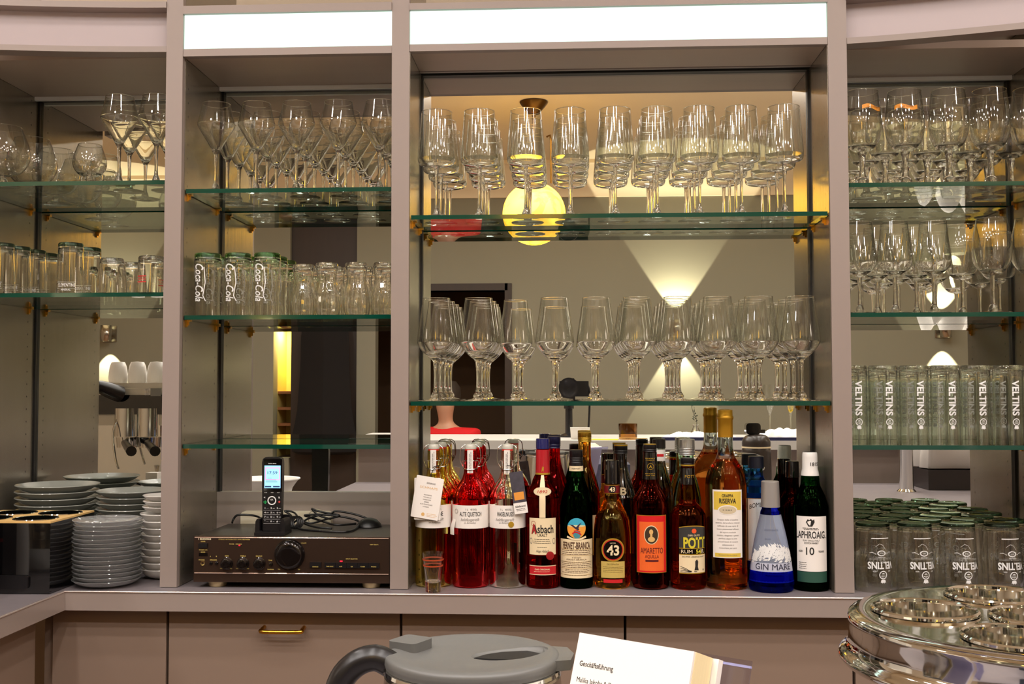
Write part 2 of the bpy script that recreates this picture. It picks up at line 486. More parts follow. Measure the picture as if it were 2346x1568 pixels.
# ceiling downlights
k = 0
for yy in (-0.95, -1.55, -2.15, -2.8):
    for xx in (-2.0, -1.2, -0.4, 0.4, 1.2, 2.0):
        t = thing('ceiling_spotlight', 'small round recessed ceiling spotlight above the bar', 'ceiling light', (xx, yy, ZC - .0005), group='recessed ceiling spotlights')
        k += 1
        lathe('trim_ring', [(.080, 0), (.088, -.001), (.090, -.006), (.080, -.006)], STEEL, t, 20, close=True)
        area_light('bulb_light', (0, 0, -.008), 0.15, SPOT_W * (.6, .9, 1.4, 2.0)[(k - 1) // 6], SPOT_COL, parent=t)
for xx in (-1.5, 1.35):
    t = thing('ceiling_spotlight', 'small round recessed ceiling spotlight above the bar', 'ceiling light', (xx, -.32, ZC - .0005), group='recessed ceiling spotlights')
    lathe('trim_ring', [(.080, 0), (.088, -.001), (.090, -.006), (.080, -.006)], STEEL, t, 20, close=True)
    area_light('bulb_light', (0, 0, -.008), 0.15, SPOT_W * 1.2, SPOT_COL, parent=t)
# pendant globe
globe_m, N, L, b = newmat('marbled_alabaster_glow')
tc = N.new('ShaderNodeTexCoord'); nz = N.new('ShaderNodeTexNoise'); nz.inputs['Scale'].default_value = 5; nz.inputs['Detail'].default_value = 4; nz.inputs['Distortion'].default_value = 2.2
cr = N.new('ShaderNodeValToRGB'); cr.color_ramp.elements[0].color = lin((255, 158, 6)); cr.color_ramp.elements[1].color = lin((255, 204, 58))
cr.color_ramp.elements[0].position = .42; cr.color_ramp.elements[1].position = .52
L.new(tc.outputs['Object'], nz.inputs[0]); L.new(nz.outputs[0], cr.inputs[0]); L.new(cr.outputs[0], b.inputs['Emission Color']); b.inputs['Emission Strength'].default_value = 4.4
b.inputs['Base Color'].default_value = lin((240, 200, 90))
GP = Vector((-0.19, -3.26, 2.33))
t = thing('pendant_lamp', 'yellow marbled glass globe lamp hanging on a dark brass rod, seen in the centre mirror', 'pendant lamp', (GP.x, GP.y, ZC - .0005))
lathe('globe', [(0.175 * math.sin(PI * i / 24), GP.z - ZC + 0.175 * -math.cos(PI * i / 24)) for i in range(25)], globe_m, t, 40)
lathe('ceiling_cup', smooth_prof([(0, 0), (.075, 0), (.07, -.02), (.045, -.05), (.03, -.07), (.012, -.075), (.012, -.10), (0, -.10)], 3), BRASSD, t, 24)
tube('rod', [(0, 0, -.08), (0, 0, GP.z - ZC + .17)], .008, BRASSD, t)
tube('hook_rod', [(.07, 0, -.2), (.09, 0, -.19), (.095, 0, -.22), (.095, 0, -.46)], .006, BRASSD, t)
lathe('globe_cap', [(0, .21), (.03, .2), (.05, .18), (.055, .16), (0, .16)], BRASSD, t, 20).location = (0, 0, GP.z - ZC)
fill_globe_m = emat('white_opal_glow', (255, 240, 218), FILL_E)
for xx, w_ in ((-3.3, 'left'), (3.2, 'right')):  # unseen globe lamps added as general fill light for the bar
    t2 = dup(t, (xx, -1.9, ZC - .0005), 0, 'globe pendant lamp at the far %s end of the bar, outside the picture' % w_)
    for c_ in t2.children:
        if c_.name.startswith('globe') and 'cap' not in c_.name:
            c_.data = c_.data.copy(); c_.data.materials.clear(); c_.data.materials.append(fill_globe_m)
# wall sconces
for i, sx in enumerate((-3.5, .76, 2.68)):
    t = thing('wall_sconce', ['up-and-down wall lamp reflected in the left bay mirror', 'up-and-down wall lamp reflected behind the wine glasses of the wide centre bay', 'up-and-down wall lamp reflected in the right bay mirror'][i], 'wall lamp', (sx, YB, 1.78))
    box('backplate', -.05, .05, 0.0006, .015, -.06, .06, STEEL, t, bevel=.003)
    bm = bmesh.new(); bmesh.ops.create_cone(bm, cap_ends=False, segments=24, radius1=.04, radius2=.04, depth=.12)
    o = bm_obj('lamp_tube', bm, STEEL, t); o.location = (0, .085, 0)
    m = o.modifiers.new('s', 'SOLIDIFY'); m.thickness = .003
    box('arm', -.01, .01, .015, .05, -.01, .01, STEEL, t)
    spot_light('up_light', (0, .085, .02), 55, (1, .9, .66), math.radians(64), .06, (PI, 0, 0), .008, t)
    spot_light('down_light', (0, .085, -.02), 55, (1, .9, .66), math.radians(60), .06, (0, 0, 0), .008, t)

# ------------------------------------------------------------------ back-bar cabinet
ZT = 0.92            # worktop height
def xs(px, Y=0.0, py=784): return W(px, py, Y).x
def zs(px, py, Y=0.0): return W(px, py, Y).z
P1 = (xs(373), xs(411)); P2 = (xs(895.5), xs(936)); P3 = (xs(1906), xs(1949.5)); X0 = xs(-112); X5 = xs(2452)
BAY = {1: dict(x0=X0, x1=P1[0], D=.39, sh=[(200, 415), (200, 671)], rim=(200, 109, 122, 22, 8), mz=zs(150, 1127, .39)),
       2: dict(x0=P1[1], x1=P2[0], D=.285, sh=[(650, 431), (650, 722), (650, 1019)], rim=(660, 108, 125, 28, 10), mz=0),
       3: dict(x0=P2[1], x1=P3[0], D=.19, sh=[(1420, 489), (1420, 920)], rim=(1420, 93, 109, 14, -1), mz=0),
       4: dict(x0=P3[1], x1=X5, D=.30, sh=[(2150, 417), (2150, 716), (2150, 1021)], rim=(2100, 84, 98, -4, -18), mz=0)}
LIGHTBOX = emat('lit_opal_diffuser', (222, 255, 238), FASCIA_STRENGTH)
CURVEW = pm('curved_fascia_white', (182, 168, 170), .45)
unit = {}
names = {1: 'left bay with curved white fascia', 2: 'narrow bay over the amplifier with lit fascia', 3: 'wide centre bay over the bottles with lit fascia', 4: 'right bay with curved white fascia'}
for i in (1, 2, 3, 4):
    unit[i] = thing('shelving_unit', 'grey laminate back-bar shelving unit, ' + names[i], 'shelving unit', (0, 0, ZT))
def child_fix(o, root):     # world-space mesh under a root that is moved
    o.location = o.location - root.location; return o
def ubox(name, i, *a, **k): return child_fix(box(name, *a, parent=unit[i], **k), unit[i])
ZTOP = 2.42
PN = .017
for i, (a, b), side in ((2, P1, 1), (3, P2, 1), (4, P3, 0)):
    D = max(BAY[i]['D'], BAY[i - 1]['D'])
    ubox('upright_post', i, a, b, 0, .017, ZT + .0013, ZTOP, LAM, bevel=.002)
    ubox('divider_panel', i, b - PN if side else a, b if side else a + PN, .0172, D, ZT + .0013, ZTOP, PANEL)
BAY[1].update(x1=P1[1] - PN, r0=X0, r1=P1[0]); BAY[2].update(x1=P2[1] - PN, r0=P1[1], r1=P2[0]); BAY[3].update(r0=P2[1], r1=P3[0]); BAY[4].update(x0=P3[0] + PN, r0=P3[1], r1=X5)
ubox('side_panel', 1, X0 - .03, X0, 0, .39, ZT + .0013, ZTOP, PANEL)
ubox('side_panel', 4, X5, X5 + .03, 0, .30, ZT + .0013, ZTOP, PANEL)
def hole_panel(D):
    """brushed panel with two drilled rows of small shelf-pin holes"""
    m = pm('brushed_panel_drilled_%d' % int(D * 1000), (150, 141, 127), 0.22, metal=0.7, var=0.10, nscale=(60, 60, 1.5), bump=0.12)
    N, L = m.node_tree.nodes, m.node_tree.links; b = N['Principled BSDF']
    tc = N.new('ShaderNodeTexCoord'); sp = N.new('ShaderNodeSeparateXYZ'); L.new(tc.outputs['Object'], sp.inputs[0])
    def mt(op, x, y):
        n = N.new('ShaderNodeMath'); n.operation = op
        for k, v in enumerate((x, y)):
            if isinstance(v, (int, float)): n.inputs[k].default_value = v
            elif v is not None: L.new(v, n.inputs[k])
        return n.outputs[0]
    dz = mt('ABSOLUTE', mt('SUBTRACT', mt('MODULO', mt('ADD', sp.outputs[2], .02), .032), .016), None)
    dy = mt('MINIMUM', mt('ABSOLUTE', mt('SUBTRACT', sp.outputs[1], .036), None), mt('ABSOLUTE', mt('SUBTRACT', sp.outputs[1], D - .045), None))
    d = mt('SQRT', mt('ADD', mt('MULTIPLY', dz, dz), mt('MULTIPLY', dy, dy)), None)
    f = mt('MULTIPLY', mt('LESS_THAN', d, .0024), mt('GREATER_THAN', sp.outputs[2], .06))
    mx = N.new('ShaderNodeMix'); mx.data_type = 'RGBA'; old = b.inputs['Base Color'].links[0].from_socket
    L.new(f, mx.inputs[0]); L.new(old, mx.inputs[6]); mx.inputs[7].default_value = lin((30, 24, 20)); L.new(mx.outputs[2], b.inputs['Base Color'])
    m2 = mt('MULTIPLY', mt('SUBTRACT', 1.0, f), .7); L.new(m2, b.inputs['Metallic'])
    return m
for i in (1, 2, 3, 4):
    m = hole_panel(BAY[i]['D'])
    for x, sgn in ((BAY[i]['x0'], 1), (BAY[i]['x1'], -1)):
        ubox('brushed_liner', i, x + sgn * .0002, x + sgn * .0013, .018 if i != 3 else .004, BAY[i]['D'] - .011, ZT + .0013, BAY[i]['rim'] and zs(BAY[i]['rim'][0], BAY[i]['rim'][2]) - .001, m)
for i, B in BAY.items():
    x0, x1, D = B['x0'] + .0015, B['x1'] - .0015, B['D']
    px, rt, rb, dt, ut = B['rim']
    zb, zr, zd, zu = (zs(px, q) for q in (rb, rt, dt, ut)); B['zc'] = zb
    curved = i in (1, 4)
    ubox('top_panel', i, x0, x1, .0205 if i in (2, 3) else .043, D - .035, zb, zb + .017, SOFFIT)
    ubox('top_panel_strip', i, x0, x1, D - .031, D - .020, zb - (.008 if i != 3 else .001), zb + .02, WHITE if i != 3 else LAM)
    ubox('top_back_gap', i, x0, x1, D - .011, D, zb - .004, zb + .03, BLACK)
    top0 = .0175 if i != 3 else .004
    def cy_(x):   # forward bulge of the curved fascia
        if i == 1: return -.055 * ((x1 - x) / (x1 - x0)) ** 1.6
        if i == 4: return -.12 * ((x - x0) / (x1 - x0)) ** 1.3
        return 0
    n = 20 if curved else 1
    def strip(name, ya, yb, z0, z1, mat):
        vs, fs = [], []
        for k in range(n + 1):
            x = B['r0'] + .0005 + (B['r1'] - B['r0'] - .001) * k / n; c = cy_(x)
            vs += [(x, ya + c, z0 - ZT), (x, ya + c, z1 - ZT), (x, yb + c * .98, z1 - ZT), (x, yb + c * .98, z0 - ZT)]
            if k:
                a = 4 * (k - 1); fs += [(a + j, a + 4 + j, a + 4 + (j + 1) % 4, a + (j + 1) % 4) for j in range(4)]
        fs += [(3, 2, 1, 0), (4 * n, 4 * n + 1, 4 * n + 2, 4 * n + 3)]
        return mk(name, vs, fs, mat, unit[i], smooth=40)
    strip('lower_rail', 0.001, .0202 if not curved else .042, zb, zr, LAM)
    strip('upper_rail', -.003, .0202 if not curved else .042, zd, zu, LAM)
    if curved: strip('curved_fascia', .034, .040, zr - .001, zd + .001, CURVEW)
    else: strip('light_panel', .008, .016, zr, zd, LIGHTBOX)
    ubox('cabinet_top', i, x0, x1, .0205 if not curved else .043, D, zu - .02, zu, LAM)
    # mirror and its dark side gaskets
    mz = ZT + .0013
    if i == 2: mz = zs(700, 1127, .285)
    ubox('back_mirror', i, x0 - .001, x1 + .001, D, D + .004, mz, zb + .01, MIRROR)
    ubox('mirror_gasket', i, x0, x0 + .0045, D - .010, D - .0005, mz, zb, BLACK)
    ubox('mirror_gasket', i, x1 - .0045, x1, D - .010, D - .0005, mz, zb, BLACK)
    if i == 2: ubox('back_panel', i, x0, x1, D - .018, D + .004, ZT + .0013, mz, LAM, bevel=.002)
# glass shelves and their brass pins
SH = {}
sh_lab = {(1, 0): 'upper green-edged glass shelf in the left bay, under the brandy snifters', (1, 1): 'lower green-edged glass shelf in the left bay, under the upturned tumblers',
          (2, 0): 'green-edged glass shelf under the angular tulip wine glasses above the amplifier bay', (2, 1): 'green-edged glass shelf under the upturned cola glasses', (2, 2): 'empty green-edged glass shelf above the cordless phone',
          (3, 0): 'wide upper glass shelf of the centre bay, in front of the yellow globe reflection', (3, 1): 'wide lower glass shelf of the centre bay, just above the bottles',
          (4, 0): 'top glass shelf of the right bay, under the glasses with orange banners', (4, 1): 'middle glass shelf of the right bay, under plain wine glasses', (4, 2): 'lowest glass shelf of the right bay, under tall upturned beer glasses'}
pin0 = None
for i, B in BAY.items():
    for j, (px, py) in enumerate(B['sh']):
        z1 = zs(px, py, .0185 if i != 3 else .006); th = .0095; x0, x1 = B['x0'] + .004, B['x1'] - .004; yf = .0185 if i != 3 else .006
        SH[(i, j)] = z1
        bm = bmesh.new(); bm_box(bm, x0, x1, yf, B['D'] - .012, z1 - th, z1)
        me = bpy.data.meshes.new('glass_shelf'); bm.to_mesh(me); bm.free()
        me.materials.append(SHELFG); me.materials.append(SHELFE)
        for p in me.polygons: p.material_index = 0 if abs(p.normal.z) > .5 else 1
        o = link_mesh('glass_shelf', me, None); tag(o, sh_lab[(i, j)], 'glass shelf')
        for sx, s in ((B['x0'] + .0015, 1), (B['x1'] - .0015, -1)):
            for yy in (.036, B['D'] - .045):
                if pin0 is None:
                    bm = bmesh.new(); bm_box(bm, 0, .012, -.006, .006, -.0035, 0); bm_box(bm, 0, .004, -.004, .004, -.016, -.0035)
                    bm_box(bm, .004, .008, -.0015, .0015, -.012, -.0035)
                    pin0 = bm_obj('shelf_pin', bm, BRASS, unit[i], bevel=.0008, seg=1); o = pin0
                else: o = pin0.copy(); C.objects.link(o); o.parent = unit[i]
                o.location = (sx, yy, z1 - th - ZT - .0002); o.scale = (s, 1, 1)

# ------------------------------------------------------------------ worktop and cupboards
XC = -1.093; YE = -.057
wt = thing('worktop', 'grey laminate worktop with pale edge running under the bottles and turning at the left', 'worktop', (0, 0, ZT))
prism('top_slab', [(-1.95, .45), (XR - .3, .45), (XR - .3, YE + .0061), (XC - .0061, YE + .0061), (XC - .0061, -1.7), (-1.95, -1.7)], 'z', -.038, 0, COUNTER, wt)
prism('edge_band', [(XR - .3, YE), (XR - .3, YE + .006), (XC - .006, YE + .006), (XC - .006, -1.7), (XC, -1.7), (XC, YE)], 'z', -.040, .0012, EDGEM, wt, bevel=.0022)
tube('edge_highlight', [(XC + .0006, -1.7, .0006), (XC + .0006, YE - .0006, .0006), (XR - .3, YE - .0006, .0006)], .0021, pm('edge_highlight_metal', (244, 232, 226), .28, metal=.8), wt, 10)  # added pale tube standing in for the highlight on the polished edge
z0 = .10; zt = ZT - .041
handle0 = None
us = [(xs(119, -.01, 1500), xs(381.5, -.01, 1500), 'plain taupe base cupboard at the left corner, under the plates'), (xs(385, -.01, 1500), xs(917, -.01, 1500), 'taupe base cupboard with a brass bar handle, under the amplifier'),
      (xs(920, -.01, 1500), xs(1431, -.01, 1500), 'taupe base cupboard behind the kettle lid'), (xs(1434, -.01, 1500), xs(1954, -.01, 1500), 'taupe base cupboard behind the white card stack'),
      (xs(1958, -.01, 1500), 1.45, 'taupe base cupboard at the far right behind the steel bottle cooler')]
for k, (a, b, lab) in enumerate(us):
    t = thing('base_cupboard', lab, 'cupboard', ((a + b) / 2, 0, z0))
    h = (b - a) / 2
    box('body', -h + .001, h - .001, .012, .42, 0, zt - z0, LAMD, t)
    d = box('door_panel', -h + .0015, h - .0015, -.01, .010, .004, zt - z0 - .003, LAMD, t, bevel=.0012)
    if k == 1:
        hx = xs(643, -.04, 1448) - (a + b) / 2; hz = zs(643, 1450, -.045) - z0
        tube('bar_handle', spline([(hx - .044, -.01, hz + .004), (hx - .044, -.03, hz + .002), (hx - .038, -.040, hz), (hx + .038, -.040, hz), (hx + .044, -.03, hz + .002), (hx + .044, -.01, hz + .004)], 4), .0045, BRASS, d, 10)
t = thing('base_cupboard', 'taupe base cupboard turning towards the viewer at the far left corner', 'cupboard', (-1.177, -.8, z0))
box('body', -.4, -.004, -.8, .77, 0, zt - z0, LAMD, t)
for (a, b) in ((-.8, -.15), (-.147, .45), (.453, .76)): box('door_panel', -.004, .012, a, b, .004, zt - z0 - .003, LAMD, t, bevel=.0012)
t = thing('corner_filler', 'narrow taupe filler strip closing the inside corner of the base cupboards', 'panel', (0, 0, z0))
box('filler_board', -1.163, us[0][0] - .003, .0, .011, 0, zt - z0, LAMD, t)
# ------------------------------------------------------------------ glassware
ORD = ['first', 'second', 'third', 'fourth', 'fifth', 'sixth', 'seventh', 'eighth', 'ninth', 'tenth']
ROWN = ['front row', 'second row', 'third row', 'rearmost row']

def stemglass(name, h, foot_r, stem_top, stem_r, out, wall=.0012, label='', cat='wine glass', bottom=.007, flare=.006):
    """out: outer bowl outline (r,z) from stem junction to rim"""
    t = thing(name, label, cat)
    lathe('foot', smooth_prof([(0, 0), (foot_r * .6, .0002), (foot_r, .0008)], 3) + smooth_prof([(foot_r, .0018), (foot_r * .6, .0036), (foot_r * .28, .0065), (stem_r * 2.2, .011), (stem_r * 1.25, .020), (0, .0202)], 3), GLASS, t, 32)
    st = smooth_prof([(stem_r * 1.25, .0203), (stem_r, .032), (stem_r * .92, stem_top * .6), (stem_r * 1.15, stem_top - .012), (out[0][0], stem_top)], 4)
    lathe('stem', [(0, .0203)] + st + [(0, stem_top)], GLASS, t, 12)
    outer = [(out[0][0], stem_top + .0002)] + out[1:]
    so = smooth_prof(outer, 4)
    zb = stem_top + bottom; zc = max(so, key=lambda q: q[0])[1] + .0005
    low = [(r, z) for r, z in so if z <= zc]; up = [(r, z) for r, z in so if z > zc]
    rt, zt_ = low[-1]; inn = [(0, zb)]
    for r, z in low[1:-1]:       # a real wall, thick at the bottom of the bowl and thinning upwards
        f = (z - zb) / max(1e-6, zt_ - zb)
        if f > .04: inn.append((max(.0005, r - (.0032 - .0020 * f)), z))
    inn.append((rt - .0010, zt_))
    v1, f1 = lathe_data([(0, stem_top + .0002)] + low + inn[::-1], 40)
    v2, f2 = lathe_data([(low[-1][0], low[-1][1] + .0001)] + up, 40)
    rr_, rz_ = so[-1]
    v3, f3 = lathe_data([(rr_ + .0008 * math.cos(a), rz_ + .0008 * math.sin(a)) for a in [2 * PI * q / 6 for q in range(6)]], 40, close=True)
    vs, fs, mi = [], [], []
    for v, f, m_ in ((v1, f1, 0), (v2, f2, 1), (v3, f3, 0)):
        n = len(vs); vs += v; fs += [tuple(n + i for i in q) for q in f]; mi += [m_] * len(f)
    me = bpy.data.meshes.new('bowl'); me.from_pydata(vs, [], fs); me.materials.append(GLASS); me.materials.append(SHEET)
    me.update(); bm = bmesh.new(); bm.from_mesh(me); bmesh.ops.recalc_face_normals(bm, faces=bm.faces); bm.to_mesh(me); bm.free()
    for p_, m_ in zip(me.polygons, mi): p_.material_index = m_
    finish(me, 60); link_mesh('bowl', me, None, t)
    return t

def place(proto, first, px, Y, z, label, group, jitter=.0015, rz=None):
    X = W(px, 890 - (z - CAM.z) * 1000, Y).x
    loc = (X + random.uniform(-jitter, jitter), Y + random.uniform(-jitter, jitter), z + .0003)
    rz = random.uniform(0, 6.28) if rz is None else rz
    if first:
        proto.location = loc; proto.rotation_euler = (0, 0, rz); proto['label'] = label; proto['group'] = group; return proto
    return dup(proto, loc, rz, label, group)

def rows(proto, spec, z, fmt, group, rz=None, state=None):
    """spec: list of (Y, [front px...], front_Y or None); px given where the front row stands, kept square behind it"""
    first = True if state is None else state
    for ri, (Y, pxs, same) in enumerate(spec):
        for ci, px in enumerate(pxs):
            if same is not None:      # same world X as a glass standing at depth `same`
                X = W(px, 890 - (z - CAM.z) * 1000, same).x
                pr = (Vector((X, Y, z)) - CAM); q = pr.dot(Rv) / pr.dot(Fv) * FPX + FW / 2
            else: q = px
            lab = fmt.format(o=ORD[ci] if ci < 10 else str(ci), r=ROWN[min(ri, 3)])
            place(proto, first, q, Y, z, lab, group, rz=rz); first = False

def hgt(px, ytop, Y, z): return W(px, ytop, Y).z - z

# angular tulip glasses, bays 1 and 2
z = SH[(2, 0)]; H = hgt(680, 234, .05, z)
tul = stemglass('tulip_wine_glass', H, .036, H * .43, .0038, [(.005, 0), (.0095, H * .470), (.0245, H * .600), (.0385, H * .718), (.0424, H * .757), (.0408, H * .795), (.0362, H * .89), (.0315, H)], wall=.0011)
rows(tul, [(.063, [495, 588, 680, 775, 869], None), (.150, [495, 588, 680, 775, 869], .063), (.237, [495, 588, 680, 775, 869], .063)], z,
     'angular tulip glass, {o} from left in {r}, shelf above upturned cola glasses', 'angular tulip glasses above the amplifier bay')
z1 = SH[(1, 0)]
for px, Y, w in ((272, .065, 'left one in front of'), (357, .065, 'right one in front, cut off by'), (297, .160, 'left one in the second row near'), (384, .160, 'right one in the second row near'), (332, .266, 'rear one near')):
    place(tul, False, px, Y, z1, 'left bay tulip glass, ' + w + ' the grey post', 'angular tulip glasses in the left bay')
# snifters
def snifter(name, s): return stemglass(name, .118 * s, .033 * s, .020 * s, .005, [(.006, 0), (.030 * s, .026 * s), (.046 * s, .045 * s), (.050 * s, .062 * s), (.047 * s, .082 * s), (.040 * s, .102 * s), (.034 * s, .118 * s)], label='', cat='brandy snifter', bottom=.004)
h1 = hgt(5, 284, .06, z1); s1 = h1 / .118 * .96
sn = snifter('brandy_snifter', s1 * 1.0)
place(sn, True, 6, .075, z1, 'largest brandy snifter, at the very left edge of the upper left shelf', 'large brandy snifters')
place(sn, False, 72, .196, z1, 'large brandy snifter, second from the left on the upper left shelf', 'large brandy snifters')
place(sn, False, 128, .322, z1, 'large brandy snifter at the back, near the left mirror of the upper left shelf', 'large brandy snifters')
s2 = hgt(205, 333, .05, z1) / .118
sn2 = snifter('brandy_snifter', s2)
place(sn2, True, 205, .055, z1, 'small brandy snifter beside the tulip glasses on the upper left shelf', 'small brandy snifters')
place(sn2, False, 240, .165, z1, 'small brandy snifter half hidden behind its neighbour and the tulip glasses', 'small brandy snifters')

# tall bowls, bay 3 top
z = SH[(3, 0)]; H = hgt(1400, 253, .052, z)
tb = stemglass('long_bowl_wine_glass', H, .038, H * .475, .0037, [(.005, 0), (.012, H * .485), (.036, H * .500), (.0420, H * .532), (.0424, H * .60), (.039, H * .78), (.0345, H)], wall=.0011, bottom=.006)
px9 = [1001, 1100, 1206, 1308, 1409, 1506, 1602, 1700, 1799]
rows(tb, [(.052, px9, None), (.141, px9, .052)], z, 'long-bowled wine glass, {o} from left in {r} of the wide upper centre shelf', 'long-bowled wine glasses on the upper centre shelf')
# wide tulips, bay 3 lower
z = SH[(3, 1)]; H = hgt(1270, 684, .055, z)
def wide(name, H, s): return stemglass(name, H, .042 * s, H * .40, .0058, [(.010, 0), (.021, H * .440), (.0345 * s, H * .500), (.0424 * s, H * .560), (.0432 * s, H * .595), (.0398 * s, H * .72), (.0348 * s, H * .86), (.0305 * s, H)], wall=.0013, bottom=.012)
wt_ = wide('wide_tulip_wine_glass', H, 1.0)
G = 'wide tulip wine glasses on the lower centre shelf'
fr = [1001, 1098, 1270, 1368, 1462, 1554, 1647, 1739, 1834]
first = True
for ci, px in enumerate(fr):
    place(wt_, first, px, .053, z, 'wide tulip glass, %s from left in the front row just above the bottles' % ORD[ci], G); first = False
for ci, px in enumerate([1001, 1098, 1462, 1554, 1647, 1739, 1834]):
    X = W(px, 920, .053).x; pr = Vector((X, .140, z)) - CAM; q = pr.dot(Rv) / pr.dot(Fv) * FPX + FW / 2
    place(wt_, False, q, .1425, z, 'wide tulip glass, %s from left in the back row just above the bottles' % ORD[ci], G)
ws = wide('wide_tulip_wine_glass', hgt(1182, 690, .06, z), .86)
place(ws, True, 1182, .06, z, 'slightly smaller tulip wine glass, between the second and third large ones above the bottles', G)

# round glasses with orange banners, bay 4 top
z = SH[(4, 0)]; H = hgt(2175, 206, .05, z)
rb = stemglass('round_beer_glass', H, .036, H * .36, .0065, [(.010, 0), (.022, H * .385), (.0365, H * .47), (.0425, H * .60), (.0418, H * .74), (.038, H * .90), (.0355, H)], wall=.0014, cat='beer glass', bottom=.008)
rr = lambda zz: .0424 - max(0, zz - H * .68) * .11
ban = rb
def banner(par, rot):
    p = Print(); n = 10; v, f = [], []
    for i in range(n + 1):
        x = -.025 + .050 * i / n; y = .0035 * math.sin(i / n * 6.28)
        v += [(x, y - .0045), (x, y + .0045)]
        if i: f.append((2 * i - 2, 2 * i, 2 * i + 1, 2 * i - 1))
    p.add(v, f); p.cyl('orange_banner', pm('banner_orange%d' % len(MATS), (232, 150, 24), .5), par, rr, H * .80, rot=rot, off=.0008)
    q = Print(); q.text('EARLY BIRD', 0, 0.0, .0042, w=.030); q = Print(); q.text('CRAFT TOWER', 0, 0, .004, w=.03); q.cyl('banner_lettering', pm('banner_ink%d' % len(MATS), (120, 60, 10), .5), par, rr, H * .80, rot=rot, off=.0012)
f4 = [1978, 2076, 2174, 2270, 2366]
plain = dup(rb, (0, 0, 0))
place(rb, True, f4[0], .064, z, 'round stemmed glass with orange banner, cut by the post on the top right shelf', 'banner glasses', rz=.3); banner(rb, .1)
g2 = dup(plain, (0, 0, 0)); place(g2, True, f4[1], .064, z, 'round stemmed glass with orange banner, second from post on the top right shelf', 'banner glasses', rz=-.3); banner(g2, .1)
for ci, px in enumerate(f4[2:]):
    place(plain, ci == 0, px, .064, z, 'plain round stemmed glass, %s from post in front row of top right shelf' % ORD[ci + 2], 'round glasses on the top right shelf')
for ci, px in enumerate([2030, 2124, 2222, 2316]):
    place(plain, False, px, .152, z, 'plain round stemmed glass, %s from post in second row of top right shelf' % ORD[ci], 'round glasses on the top right shelf')
for ci, px in enumerate([1985, 2076, 2168, 2262]):
    place(plain, False, px, .240, z, 'plain round stemmed glass, %s from post in rear row of top right shelf' % ORD[ci], 'round glasses on the top right shelf')
# bay 4 middle
z = SH[(4, 1)]; H = hgt(2140, 508, .05, z)
mg = stemglass('white_wine_glass', H, .036, H * .40, .0040, [(.005, 0), (.014, H * .425), (.032, H * .49), (.0376, H * .55), (.0368, H * .66), (.032, H * .84), (.0285, H)], wall=.0012, bottom=.007)
G = 'wine glasses on the middle right shelf'
for ci, px in enumerate([1972, 2053, 2140]):
    place(mg, ci == 0, px, .060, z, 'angular wine glass, %s from post in front row of middle right shelf' % ORD[ci], G)
for ci, px in enumerate([2012, 2100]): place(mg, False, px, .150, z, 'angular wine glass, %s from post in second row of middle right shelf' % ORD[ci], G)
for ci, px in enumerate([1975, 2060, 2145, 2290]): place(mg, False, px, .24, z, 'angular wine glass, %s from post in rear row of middle right shelf' % ORD[ci], G)
H2 = hgt(2276, 500, .05, z)
mg2 = stemglass('round_wine_glass', H2, .040, H2 * .40, .0045, [(.006, 0), (.022, H2 * .43), (.038, H2 * .53), (.0418, H2 * .65), (.040, H2 * .80), (.035, H2 * .93), (.032, H2)], wall=.0012, bottom=.007)
place(mg2, True, 2276, .066, z, 'large round wine glass standing forward, right of the angular ones on the middle right shelf', G)
place(mg2, False, 2205, .165, z, 'large round wine glass in the second row of the middle right shelf', G)
place(mg2, False, 2366, .066, z, 'large round wine glass at the right edge of the middle right shelf', G)

# upturned tumblers
def tumbler(name, h, r_mouth, r_base, base_t, label='', cat='tumbler', mat=GLASS, basemat=None, prof=None, wall=.0025, rib=None, seg=32):
    """upturned: mouth on the shelf, thick base on top"""
    t = thing(name, label, cat)
    o = prof or [(r_mouth, 0.0), (r_mouth * .6 + r_base * .4, h * .4), (r_base * .9 + r_mouth * .1, h * .8), (r_base, h - base_t)]
    so = smooth_prof(o, 3)
    inner = [(max(.001, r - wall), z) for r, z in so if z < h - base_t - .002] + [(r_base - wall * 1.6, h - base_t), (0, h - base_t + .0015)]
    top = [(r_base, h - .003), (r_base - .002, h), (r_base * .5, h - .0015), (0, h - .002)]
    if basemat:
        lathe('wall', so + [(0, h - base_t + .004)][:0] + [(r_base, h - base_t + .003), (0, h - base_t + .003)] + list(reversed(inner[:-1])) , mat, t, seg, rib=rib, close=False) if False else None
        lathe('wall', inner[::-1][:0] + so + [(r_base, h - base_t + .0028), (0, h - base_t + .0028)], mat, t, seg, rib=rib) if False else None
        lathe('wall', [(0, h - base_t + .003), (r_base, h - base_t + .003)] + so[::-1] + [(max(.001, so[0][0] - wall), 0)] + inner[1:], mat, t, seg, rib=rib)
        lathe('base', [(0, h - base_t + .0032), (r_base, h - base_t + .0032)] + top, basemat, t, seg)
    else:
        lathe('wall', so + top, mat, t, seg, rib=rib) if False else None
        lathe('wall', top[::-1] + so[::-1] + [(max(.001, so[0][0] - wall), 0)] + inner[1:], mat, t, seg, rib=rib)
    return t
DGB = glassmat('dark_green_glass_base', (186, 204, 192), 1.5)
GRB = glassmat('green_glass_base', (208, 230, 196), 1.5)
z = SH[(1, 1)]
h = hgt(160, 557, .04, z)
tm = tumbler('upturned_tumbler', h, .0315, .0275, .012, basemat=DGB)
p = Print(); p.text('CLEMENTINE', 0, 0, .0075, w=.040); p.stroke([(-.022, .007), (.022, .007)], .0008); p.stroke([(-.022, -.007), (.022, -.007)], .0008); p.text('MINERAL', 0, -.011, .0045, w=.022)
p.cyl('white_lettering', WPRINT, tm, lambda zz: .0317 - zz * .035, .018)
first = True
